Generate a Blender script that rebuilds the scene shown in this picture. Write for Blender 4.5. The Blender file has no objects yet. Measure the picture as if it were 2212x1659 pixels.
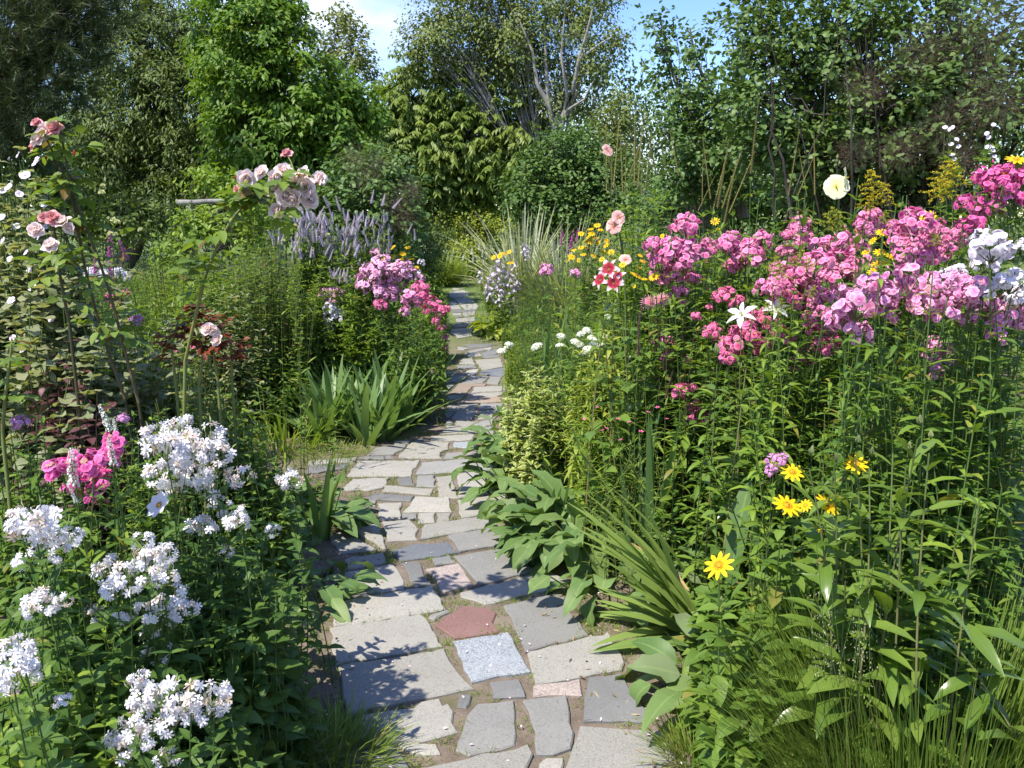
import bpy, math, random
import numpy as np
from math import radians, sin, cos, pi
rng = np.random.default_rng(7)
random.seed(7)
scene = bpy.context.scene

# ------------------------------------------------------------------ camera
F_PX, CX, CY, HOR, CAM_H = 1805.0, 1106.0, 829.5, 470.0, 1.6
TH = math.atan((CY - HOR) / F_PX)
cam_d = bpy.data.cameras.new("camera")
cam_d.sensor_width = 36.0
cam_d.lens = 36.0 * F_PX / 2212.0
cam_d.clip_start = 0.05
cam_d.clip_end = 3000.0
cam = bpy.data.objects.new("camera", cam_d)
scene.collection.objects.link(cam)
cam.location = (0, 0, CAM_H)
cam.rotation_euler = (pi / 2 - TH, 0, 0)
scene.camera = cam

# ------------------------------------------------------------------ light
SUN_TO = np.array([-0.43, -0.40, 0.93])
SUN_TO /= np.linalg.norm(SUN_TO)
SUN_EL = math.asin(SUN_TO[2])
sun_d = bpy.data.lights.new("sun", 'SUN')
sun_d.energy = 4.0
sun_d.angle = radians(0.53)
sun_d.color = (1.0, 0.93, 0.82)
sun = bpy.data.objects.new("sun", sun_d)
scene.collection.objects.link(sun)
sun.rotation_euler = (pi / 2 - SUN_EL, 0, math.atan2(SUN_TO[0], -SUN_TO[1]))
world = bpy.data.worlds.new("World")
scene.world = world
world.use_nodes = True
wt = world.node_tree
wt.nodes.clear()
wo = wt.nodes.new("ShaderNodeOutputWorld")
bg = wt.nodes.new("ShaderNodeBackground")
bg.inputs[1].default_value = 0.15
sky = wt.nodes.new("ShaderNodeTexSky")
sky.sky_type = 'NISHITA'
sky.sun_disc = False
sky.sun_elevation = SUN_EL
sky.sun_rotation = math.atan2(SUN_TO[0], SUN_TO[1])
sky.air_density = 1.0
sky.dust_density = 0.25
sky.ozone_density = 2.0
tc = wt.nodes.new("ShaderNodeTexCoord")
mp = wt.nodes.new("ShaderNodeMapping")
mp.inputs['Location'].default_value = (0.35, 0.2, 0.1)
mp.inputs['Scale'].default_value = (1.0, 1.0, 2.2)
nz = wt.nodes.new("ShaderNodeTexNoise")
nz.inputs['Scale'].default_value = 2.4
nz.inputs['Detail'].default_value = 7.0
nz.inputs['Roughness'].default_value = 0.55
rp = wt.nodes.new("ShaderNodeValToRGB")
rp.color_ramp.elements[0].position = 0.53
rp.color_ramp.elements[1].position = 0.74
mxw = wt.nodes.new("ShaderNodeMix")
mxw.data_type = 'RGBA'
mxw.inputs['B'].default_value = (4.7, 5.0, 5.5, 1)
wt.links.new(tc.outputs['Generated'], mp.inputs[0])
wt.links.new(mp.outputs[0], nz.inputs['Vector'])
vm = wt.nodes.new("ShaderNodeVectorMath")
vm.operation = 'DOT_PRODUCT'
vm.inputs[1].default_value = (-0.20, 0.955, 0.22)
wt.links.new(tc.outputs['Generated'], vm.inputs[0])
mr = wt.nodes.new("ShaderNodeMapRange")
mr.inputs[1].default_value = 0.93
mr.inputs[2].default_value = 1.0
mr.inputs[4].default_value = 0.11
wt.links.new(vm.outputs['Value'], mr.inputs[0])
ad = wt.nodes.new("ShaderNodeMath")
wt.links.new(nz.outputs[0], ad.inputs[0])
wt.links.new(mr.outputs[0], ad.inputs[1])
wt.links.new(ad.outputs[0], rp.inputs[0])
wt.links.new(rp.outputs[0], mxw.inputs['Factor'])
hs = wt.nodes.new("ShaderNodeHueSaturation")
hs.inputs['Saturation'].default_value = 1.25
hs.inputs['Value'].default_value = 0.92
hs.inputs['Hue'].default_value = 0.518
wt.links.new(sky.outputs[0], hs.inputs['Color'])
wt.links.new(hs.outputs[0], mxw.inputs['A'])
wt.links.new(mxw.outputs['Result'], bg.inputs[0])
wt.links.new(bg.outputs[0], wo.inputs[0])

scene.view_settings.view_transform = 'Standard'
scene.view_settings.look = 'None'
scene.view_settings.exposure = 1.05
scene.view_settings.gamma = 1.0
scene.cycles.max_bounces = 7
scene.cycles.diffuse_bounces = 3
scene.cycles.transmission_bounces = 4

# ------------------------------------------------------------------ where things stand
def P(u, v, Y):
    """point at forward distance Y seen in direction (u, v)"""
    a, b = (u - CX) / F_PX, (CY - v) / F_PX
    y = cos(TH) + b * sin(TH)
    z = -sin(TH) + b * cos(TH)
    k = Y / y
    return np.array([a * k, Y, CAM_H + z * k])

def GP(u, v, z=0.0):
    a, b = (u - CX) / F_PX, (CY - v) / F_PX
    y = cos(TH) + b * sin(TH)
    zz = -sin(TH) + b * cos(TH)
    k = (z - CAM_H) / zz
    return np.array([a * k, y * k, z])

_pc = [(1120, 1659), (1022, 1400), (970, 1200), (930, 1050), (1000, 950), (1022, 850), (1025, 780), (1018, 730),
       (1007, 690), (1004, 640), (988, 605)]
PATH = [np.array([0.1, -3.0])] + [GP(*p)[:2] for p in _pc] + [np.array([-3.5, 22.5]), np.array([-6, 26.])]
PATH = np.array(PATH)
BRANCH = np.array([GP(930, 1000)[:2], GP(640, 985)[:2], GP(300, 960)[:2]])

def pdist(x, y):
    x = np.asarray(x, float); y = np.asarray(y, float)
    d = np.full(np.broadcast(x, y).shape, 1e9)
    for poly in (PATH, BRANCH[:2]):
        for i in range(len(poly) - 1):
            a, b = poly[i], poly[i + 1]
            ab = b - a
            t = np.clip(((x - a[0]) * ab[0] + (y - a[1]) * ab[1]) / (ab @ ab), 0, 1)
            d = np.minimum(d, np.hypot(x - a[0] - t * ab[0], y - a[1] - t * ab[1]))
    return d

def gz(x, y):
    d = pdist(x, y)
    t = np.clip((d - 0.8) / 1.4, 0, 1)
    h = (0.2 + 0.2 * np.clip(np.asarray(x, float) - .6, 0, 1)) * t * t * (3 - 2 * t)
    far = np.clip((np.asarray(y, float) - 14) / 40, 0, 1)
    return -0.008 + h + 0.6 * far * far

def unit(a):
    a = np.asarray(a, float)
    return a / np.maximum(np.linalg.norm(a, axis=-1, keepdims=True), 1e-9)

# ------------------------------------------------------------------ mesh collecting
LANCE = np.array([(0, .06), (.22, .72), (.5, 1), (.78, .58), (1, .03)])
OVATE = np.array([(0, .12), (.15, .8), (.38, 1), (.72, .62), (1, .03)])
ROUND = np.array([(0, .2), (.25, .9), (.55, 1), (.85, .66), (1, .12)])
HEART = np.array([(0, .55), (.12, .95), (.3, 1), (.7, .55), (1, .03)])
BLADE = np.array([(0, .75), (.25, 1), (.5, .95), (.75, .66), (.92, .3), (1, .03)])
THIN = np.array([(0, 1), (.4, .9), (.75, .6), (1, .08)])
SMALL = np.array([(0, .15), (.45, 1), (1, .06)])
PETAL = np.array([(0, .2), (.4, .65), (.78, 1), (1, .62)])
RAY = np.array([(0, .45), (.4, 1), (.8, .85), (1, .2)])
OVAL = np.array([(0, .1), (.5, 1), (1, .1)])

class MB:
    def __init__(self):
        self.V, self.F, self.M, self.A = [], [], [], []
        self.n = 0
    def add(self, verts, quads, mat, s, c, v):
        self.V.append(verts); self.F.append(quads + self.n)
        self.M.append(np.full(len(quads), mat, np.int32))
        self.A.append(np.stack([s, c, v], 1))
        self.n += len(verts)
    def ribbons(self, Pt, T, N, L, W, prof=LANCE, bend=0.0, fold=0.0, cols=3, mat=0, v=None, wav=0.0, side=0.0):
        Pt = np.atleast_2d(np.asarray(Pt, float)); n = len(Pt)
        if n == 0: return
        T = unit(np.broadcast_to(T, (n, 3))); N = np.broadcast_to(N, (n, 3))
        N = N - (N * T).sum(1, keepdims=True) * T
        bad = np.linalg.norm(N, axis=1) < 1e-4
        if bad.any():
            N = N.copy(); N[bad] = np.cross(T[bad], [0.3, 0.9, 0.1])
        N = unit(N); B = np.cross(T, N)
        L = np.broadcast_to(L, (n,)).astype(float); W = np.broadcast_to(W, (n,)).astype(float)
        bend = np.broadcast_to(bend, (n,)).astype(float); fold = np.broadcast_to(fold, (n,)).astype(float)
        s, w = prof[:, 0], prof[:, 1]; S = len(s)
        th = bend[:, None] * s
        ds = np.diff(s); thm = bend[:, None] * ((s[1:] + s[:-1]) / 2)
        c = np.concatenate([np.zeros((n, 1)), np.cumsum(np.cos(thm) * ds, 1)], 1)
        q = np.concatenate([np.zeros((n, 1)), np.cumsum(np.sin(thm) * ds, 1)], 1)
        ctr = Pt[:, None] + L[:, None, None] * (c[..., None] * T[:, None] - q[..., None] * N[:, None])
        nr = np.cos(th)[..., None] * N[:, None] + np.sin(th)[..., None] * T[:, None]
        if side: ctr = ctr + (np.broadcast_to(side, (n,))[:, None] * L[:, None] * s ** 2)[..., None] * B[:, None]
        es = (-1., 0., 1.) if cols == 3 else (-1., 1.)
        vs = []
        for e in es:
            ww = (w[None] * W[:, None])[..., None]
            p = ctr + e * ww * B[:, None] + abs(e) * fold[:, None, None] * ww * nr
            if wav and e: p = p + (rng.normal(0, wav, (n, S)) * W[:, None])[..., None] * nr * (w[None, :, None] > .3)
            vs.append(p)
        vv = np.stack(vs, 2)
        C = len(es)
        verts = vv.reshape(-1, 3)
        g = np.arange(S * C).reshape(S, C)
        q0 = np.stack([g[:-1, :-1], g[:-1, 1:], g[1:, 1:], g[1:, :-1]], -1).reshape(-1, 4)
        quads = (q0[None] + (np.arange(n) * S * C)[:, None, None]).reshape(-1, 4)
        if v is None: v = rng.random(n)
        v = np.broadcast_to(v, (n,))
        sa = np.broadcast_to(s[None, :, None], (n, S, C)).reshape(-1)
        ca = np.broadcast_to(np.abs(np.array(es))[None, None], (n, S, C)).reshape(-1)
        va = np.broadcast_to(v[:, None, None], (n, S, C)).reshape(-1)
        self.add(verts, quads, mat, sa, ca, va)
    def tubes(self, pts, r, sides=5, mat=0, v=None):
        pts = np.asarray(pts, float)
        if pts.ndim == 2: pts = pts[None]
        n, K, _ = pts.shape
        if n == 0: return
        r = np.broadcast_to(r, (n, K))
        t = unit(np.gradient(pts, axis=1))
        ref = np.where(np.abs(t[..., 2:3]) > .9, np.array([1., 0, 0]), np.array([0, 0, 1.]))
        a = unit(np.cross(t, ref)); b = np.cross(t, a)
        ph = np.arange(sides) * 2 * pi / sides
        ring = pts[:, :, None] + r[..., None, None] * (np.cos(ph)[:, None] * a[:, :, None] + np.sin(ph)[:, None] * b[:, :, None])
        verts = ring.reshape(-1, 3)
        g = np.arange(K * sides).reshape(K, sides); gn = np.roll(g, -1, 1)
        q0 = np.stack([g[:-1], gn[:-1], gn[1:], g[1:]], -1).reshape(-1, 4)
        quads = (q0[None] + (np.arange(n) * K * sides)[:, None, None]).reshape(-1, 4)
        if v is None: v = rng.random(n)
        v = np.broadcast_to(v, (n,))
        sa = np.broadcast_to(np.linspace(0, 1, K)[None, :, None], (n, K, sides)).reshape(-1)
        va = np.broadcast_to(v[:, None, None], (n, K, sides)).reshape(-1)
        self.add(verts, quads, mat, sa, np.zeros(len(sa)), va)
    def balls(self, C, R, mat=0, seg=6, squash=1.0, v=None):
        C = np.atleast_2d(C); n = len(C)
        R = np.broadcast_to(R, (n,))
        lat = np.linspace(-pi / 2 * .98, pi / 2 * .98, 5)
        pts = C[:, None] + np.stack([np.zeros(5), np.zeros(5), np.sin(lat) * squash], 1)[None] * R[:, None, None]
        ph = np.arange(seg) * 2 * pi / seg
        rr = np.cos(lat)[None] * R[:, None]
        ring = pts[:, :, None] + rr[..., None, None] * np.stack([np.cos(ph), np.sin(ph), 0 * ph], 1)[None, None]
        K = 5
        g = np.arange(K * seg).reshape(K, seg); gn = np.roll(g, -1, 1)
        q0 = np.stack([g[:-1], gn[:-1], gn[1:], g[1:]], -1).reshape(-1, 4)
        quads = (q0[None] + (np.arange(n) * K * seg)[:, None, None]).reshape(-1, 4)
        if v is None: v = rng.random(n)
        va = np.broadcast_to(np.broadcast_to(v, (n,))[:, None, None], (n, K, seg)).reshape(-1)
        self.add(ring.reshape(-1, 3), quads, mat, np.full(len(va), .5), np.full(len(va), .5), va)
    def mesh(self, name, mats, origin=None, smooth=True):
        V = np.concatenate(self.V)
        if origin is not None: V = V - np.asarray(origin)
        Fq = np.concatenate(self.F).astype(np.int32); M = np.concatenate(self.M); A = np.concatenate(self.A).astype(np.float32)
        me = bpy.data.meshes.new(name)
        me.vertices.add(len(V)); me.vertices.foreach_set('co', V.astype(np.float32).ravel())
        me.loops.add(len(Fq) * 4); me.loops.foreach_set('vertex_index', Fq.ravel())
        me.polygons.add(len(Fq))
        me.polygons.foreach_set('loop_start', np.arange(len(Fq), dtype=np.int32) * 4)
        me.polygons.foreach_set('material_index', M)
        me.polygons.foreach_set('use_smooth', np.full(len(Fq), smooth))
        for i, nm in enumerate(('along', 'across', 'vary')):
            at = me.attributes.new(nm, 'FLOAT', 'POINT')
            at.data.foreach_set('value', np.ascontiguousarray(A[:, i]))
        for m in (mats if isinstance(mats, (list, tuple)) else [mats]): me.materials.append(m)
        me.update(calc_edges=True)
        return me

def link(o, parent=None):
    scene.collection.objects.link(o)
    if parent is not None: o.parent = parent
    return o
def tag(o, label=None, cat=None, group=None, kind=None):
    if label: o['label'] = label
    if cat: o['category'] = cat
    if group: o['group'] = group
    if kind: o['kind'] = kind
    return o
def build(mb, name, mats, parent=None, smooth=True):
    if not mb.V: return None
    org = np.array(parent.location) if parent is not None else None
    return link(bpy.data.objects.new(name, mb.mesh(name, mats, org, smooth)), parent)
def thing(name, label, cat, x, y, group=None, z=None):
    e = bpy.data.objects.new(name, None)
    e.empty_display_size = 0.1
    link(e)
    e.location = (x, y, float(gz(x, y)) if z is None else z)
    return tag(e, label, cat, group)

# ------------------------------------------------------------------ materials
def _mat(name):
    m = bpy.data.materials.new(name); m.use_nodes = True
    nt = m.node_tree; nt.nodes.clear()
    out = nt.nodes.new("ShaderNodeOutputMaterial")
    return m, nt, out
def _attr(nt, nm):
    a = nt.nodes.new("ShaderNodeAttribute"); a.attribute_name = nm
    return a.outputs['Fac']
def _ramp(nt, fac, stops, interp='LINEAR'):
    r = nt.nodes.new("ShaderNodeValToRGB"); cr = r.color_ramp; cr.interpolation = interp
    while len(cr.elements) < len(stops): cr.elements.new(0.5)
    for e, (p, c) in zip(cr.elements, stops):
        e.position = p; e.color = (*c, 1)
    nt.links.new(fac, r.inputs[0]); return r.outputs[0]
def _mix(nt, fac, a, b, blend='MIX'):
    m = nt.nodes.new("ShaderNodeMix"); m.data_type = 'RGBA'; m.blend_type = blend
    for k, x in (('Factor', fac), ('A', a), ('B', b)):
        if hasattr(x, 'is_output'): nt.links.new(x, m.inputs[k])
        elif k == 'Factor': m.inputs[k].default_value = x
        else: m.inputs[k].default_value = (*x, 1)
    return m.outputs['Result']
def _math(nt, op, a, b=0.0):
    m = nt.nodes.new("ShaderNodeMath"); m.operation = op
    for i, x in enumerate((a, b)):
        if hasattr(x, 'is_output'): nt.links.new(x, m.inputs[i])
        else: m.inputs[i].default_value = x
    return m.outputs[0]
def _noise(nt, scale, detail=3, rough=.5):
    t = nt.nodes.new("ShaderNodeTexCoord"); n = nt.nodes.new("ShaderNodeTexNoise")
    n.inputs['Scale'].default_value = scale; n.inputs['Detail'].default_value = detail; n.inputs['Roughness'].default_value = rough
    nt.links.new(t.outputs['Object'], n.inputs['Vector']); return n.outputs[0]
def _surf(nt, out, col, rough, spec, trans, tint=(1.3, 1.25, .5)):
    p = nt.nodes.new("ShaderNodeBsdfPrincipled")
    p.inputs['Roughness'].default_value = rough
    p.inputs['Specular IOR Level'].default_value = spec
    nt.links.new(col, p.inputs['Base Color'])
    if trans > 0:
        t = nt.nodes.new("ShaderNodeBsdfTranslucent")
        tcol = _mix(nt, 1.0, col, tint, 'MULTIPLY')
        nt.links.new(tcol, t.inputs[0])
        ms = nt.nodes.new("ShaderNodeMixShader"); ms.inputs[0].default_value = trans
        nt.links.new(p.outputs[0], ms.inputs[1]); nt.links.new(t.outputs[0], ms.inputs[2])
        nt.links.new(ms.outputs[0], out.inputs[0])
    else: nt.links.new(p.outputs[0], out.inputs[0])
    return p
_lm = {}
LEAF_GAIN = (2.1, 1.65, 1.3)
def leafmat(name, lo, hi, dead=None, deadp=.97, rough=.5, spec=.32, trans=.4, rib=.22, edge=None, veins=False):
    if name in _lm: return _lm[name]
    lo, hi = [tuple(x * k for x, k in zip(q, LEAF_GAIN)) for q in (lo, hi)]
    m, nt, out = _mat(name)
    v = _attr(nt, 'vary'); c = _attr(nt, 'across')
    st = [(0, lo), (.55, tuple((a + b) / 2 for a, b in zip(lo, hi))), (.93 if dead else 1, hi)]
    if dead: st += [(deadp, dead), (1, dead)]
    col = _ramp(nt, v, st)
    n = _noise(nt, 9.0, 2)
    col = _mix(nt, _math(nt, 'MULTIPLY', _math(nt, 'SUBTRACT', n, .35), .9), col, tuple(x * 1.5 for x in lo), 'MIX')
    if rib: col = _mix(nt, _math(nt, 'MULTIPLY', _ramp(nt, c, [(0, (1, 1, 1)), (.16, (0, 0, 0))]), rib), col, (.30, .40, .14))
    if veins:
        s = _attr(nt, 'along')
        w = nt.nodes.new("ShaderNodeMath"); w.operation = 'SINE'
        nt.links.new(_math(nt, 'MULTIPLY', _math(nt, 'SUBTRACT', s, _math(nt, 'MULTIPLY', c, .16)), 62.0), w.inputs[0])
        col = _mix(nt, _math(nt, 'MULTIPLY', _ramp(nt, w.outputs[0], [(.72, (0, 0, 0)), (.98, (1, 1, 1))]), .16), col, (.2, .3, .1))
    if edge: col = _mix(nt, _ramp(nt, c, [(edge[1], (0, 0, 0)), (min(1, edge[1] + .12), (1, 1, 1))]), col, edge[0])
    _surf(nt, out, col, rough, spec, trans)
    _lm[name] = m; return m
def petalmat(name, stops, attr='along', vary=None, rough=.6, trans=.3, spec=.2, tint=(1, 1, 1)):
    m, nt, out = _mat(name)
    col = _ramp(nt, _attr(nt, attr), stops)
    if vary: col = _mix(nt, _math(nt, 'MULTIPLY', _attr(nt, 'vary'), vary[1]), col, vary[0])
    _surf(nt, out, col, rough, spec, trans, tint)
    return m
def barkmat(name, a, b, scale=14, rough=.85):
    m, nt, out = _mat(name)
    t = nt.nodes.new("ShaderNodeTexCoord"); mpn = nt.nodes.new("ShaderNodeMapping")
    mpn.inputs['Scale'].default_value = (1, 1, .25)
    n = nt.nodes.new("ShaderNodeTexNoise"); n.inputs['Scale'].default_value = scale; n.inputs['Detail'].default_value = 5
    nt.links.new(t.outputs['Object'], mpn.inputs[0]); nt.links.new(mpn.outputs[0], n.inputs['Vector'])
    col = _ramp(nt, n.outputs[0], [(.3, a), (.7, b)])
    p = _surf(nt, out, col, rough, .2, 0)
    bp = nt.nodes.new("ShaderNodeBump"); bp.inputs['Strength'].default_value = .5; bp.inputs['Distance'].default_value = .01
    nt.links.new(n.outputs[0], bp.inputs['Height']); nt.links.new(bp.outputs[0], p.inputs['Normal'])
    return m
def stonemat(name, a, b, speck, amt, fine=260., rough=.75):
    m, nt, out = _mat(name)
    oi = nt.nodes.new("ShaderNodeObjectInfo")
    big = _noise(nt, 3.2, 5, .6)
    col = _ramp(nt, big, [(.28, a), (.72, b)])
    sp = _noise(nt, fine, 2, .6)
    col = _mix(nt, _math(nt, 'MULTIPLY', _ramp(nt, sp, [(.46, (0, 0, 0)), (.66, (1, 1, 1))]), amt), col, speck)
    sp2 = _noise(nt, fine * .55, 2, .6)
    col = _mix(nt, _math(nt, 'MULTIPLY', _ramp(nt, sp2, [(.34, (1, 1, 1)), (.48, (0, 0, 0))]), amt * .8), col, tuple(x * .45 for x in a))
    st = _noise(nt, 1.7, 6, .7)
    col = _mix(nt, _math(nt, 'MULTIPLY', _ramp(nt, st, [(.55, (0, 0, 0)), (.75, (1, 1, 1))]), .3), col, (.2, .18, .14))
    lich = _noise(nt, 38, 3, .55)
    col = _mix(nt, _math(nt, 'MULTIPLY', _ramp(nt, lich, [(.66, (0, 0, 0)), (.72, (1, 1, 1))]), .35), col, (.34, .34, .28))
    pit = _noise(nt, 70, 2, .5)
    col = _mix(nt, _math(nt, 'MULTIPLY', _ramp(nt, pit, [(.26, (1, 1, 1)), (.34, (0, 0, 0))]), .45), col, (.09, .085, .075))
    hsv = nt.nodes.new("ShaderNodeHueSaturation")
    nt.links.new(col, hsv.inputs['Color'])
    nt.links.new(_math(nt, 'ADD', _math(nt, 'MULTIPLY', oi.outputs['Random'], .28), .86), hsv.inputs['Value'])
    p = _surf(nt, out, hsv.outputs[0], rough, .3, 0)
    bp = nt.nodes.new("ShaderNodeBump"); bp.inputs['Strength'].default_value = .45; bp.inputs['Distance'].default_value = .005
    h = _math(nt, 'ADD', _math(nt, 'MULTIPLY', sp, .5), _noise(nt, 24, 4))
    nt.links.new(h, bp.inputs['Height']); nt.links.new(bp.outputs[0], p.inputs['Normal'])
    return m
# ------------------------------------------------------------------ ground
def make_ground():
    xs = np.concatenate([np.array([-600, -200, -80, -45, -28, -20]), np.arange(-16, 16.01, .16), np.array([20, 28, 45, 80, 200, 600])])
    ys = np.concatenate([np.array([-200, -60, -20, -8]), np.arange(-3, 26.01, .16), np.arange(27, 60, 3), np.array([80, 120, 200, 400, 900, 1600])])
    X, Y = np.meshgrid(xs, ys)
    Z = gz(X, Y)
    bump = rng.normal(0, .006, X.shape) * ((np.abs(X) < 16) & (Y > -3) & (Y < 26))
    Z = Z + np.where(pdist(X, Y) < .7, np.minimum(bump * .5, .002), bump)
    nx, ny = len(xs), len(ys)
    g = np.arange(nx * ny).reshape(ny, nx)
    q = np.stack([g[:-1, :-1], g[:-1, 1:], g[1:, 1:], g[1:, :-1]], -1).reshape(-1, 4)
    mb = MB(); V = np.stack([X, Y, Z], -1).reshape(-1, 3)
    z = np.zeros(len(V)); mb.add(V, q, 0, z, z, z)
    m, nt, out = _mat('soil_and_lawn')
    soil = _ramp(nt, _noise(nt, 5, 6, .65), [(.3, (.11, .085, .062)), (.7, (.225, .185, .145))])
    soil = _mix(nt, _math(nt, 'MULTIPLY', _ramp(nt, _noise(nt, 120, 2), [(.6, (0, 0, 0)), (.7, (1, 1, 1))]), .55), soil, (.3, .27, .23))
    moss = _ramp(nt, _noise(nt, 2.6, 5, .7), [(.56, (0, 0, 0)), (.68, (1, 1, 1))])
    soil = _mix(nt, _math(nt, 'MULTIPLY', moss, .5), soil, (.09, .11, .035))
    lawn = _ramp(nt, _noise(nt, 1.3, 8, .7), [(.3, (.06, .11, .025)), (.7, (.17, .2, .07))])
    t = nt.nodes.new("ShaderNodeTexCoord"); sx = nt.nodes.new("ShaderNodeSeparateXYZ")
    nt.links.new(t.outputs['Object'], sx.inputs[0])
    far = nt.nodes.new("ShaderNodeMapRange"); far.inputs[1].default_value = 9.5; far.inputs[2].default_value = 12
    nt.links.new(sx.outputs[1], far.inputs[0])
    p = _surf(nt, out, _mix(nt, far.outputs[0], soil, lawn), .95, .15, 0)
    bp = nt.nodes.new("ShaderNodeBump"); bp.inputs['Strength'].default_value = .6; bp.inputs['Distance'].default_value = .012
    nt.links.new(_noise(nt, 60, 5, .7), bp.inputs['Height']); nt.links.new(bp.outputs[0], p.inputs['Normal'])
    tag(build(mb, 'ground', m), kind='structure')
make_ground()

# ------------------------------------------------------------------ flagstones, each traced and laid on its own
STONE = {
 'l': stonemat('pale_granite', (.235, .228, .20), (.30, .29, .258), (.39, .38, .34), .5),
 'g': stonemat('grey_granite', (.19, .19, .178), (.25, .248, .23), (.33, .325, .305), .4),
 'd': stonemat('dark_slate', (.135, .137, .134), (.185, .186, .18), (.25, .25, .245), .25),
 'b': stonemat('blue_slate', (.10, .112, .128), (.145, .16, .175), (.25, .27, .29), .35),
 'w': stonemat('speckled_blue_granite', (.185, .21, .235), (.26, .285, .31), (.45, .47, .49), .65, 190.),
 'r': stonemat('red_granite', (.15, .082, .072), (.195, .108, .096), (.27, .19, .175), .4),
 'p': stonemat('pink_granite', (.25, .205, .18), (.32, .27, .24), (.44, .39, .355), .6, 170.),
 'c': stonemat('cream_granite', (.27, .262, .222), (.35, .335, .29), (.42, .40, .36), .5, 200.),
 'o': stonemat('peach_sandstone', (.26, .20, .15), (.31, .25, .195), (.37, .32, .27), .3),
}
REG = {'A': (880, 1512, 1000 / 2212), 'B': (880, 1140, 800 / 2212), 'C': (1080, 900, 400 / 2212), 'D': (1180, 750, 200 / 1659)}
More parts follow.
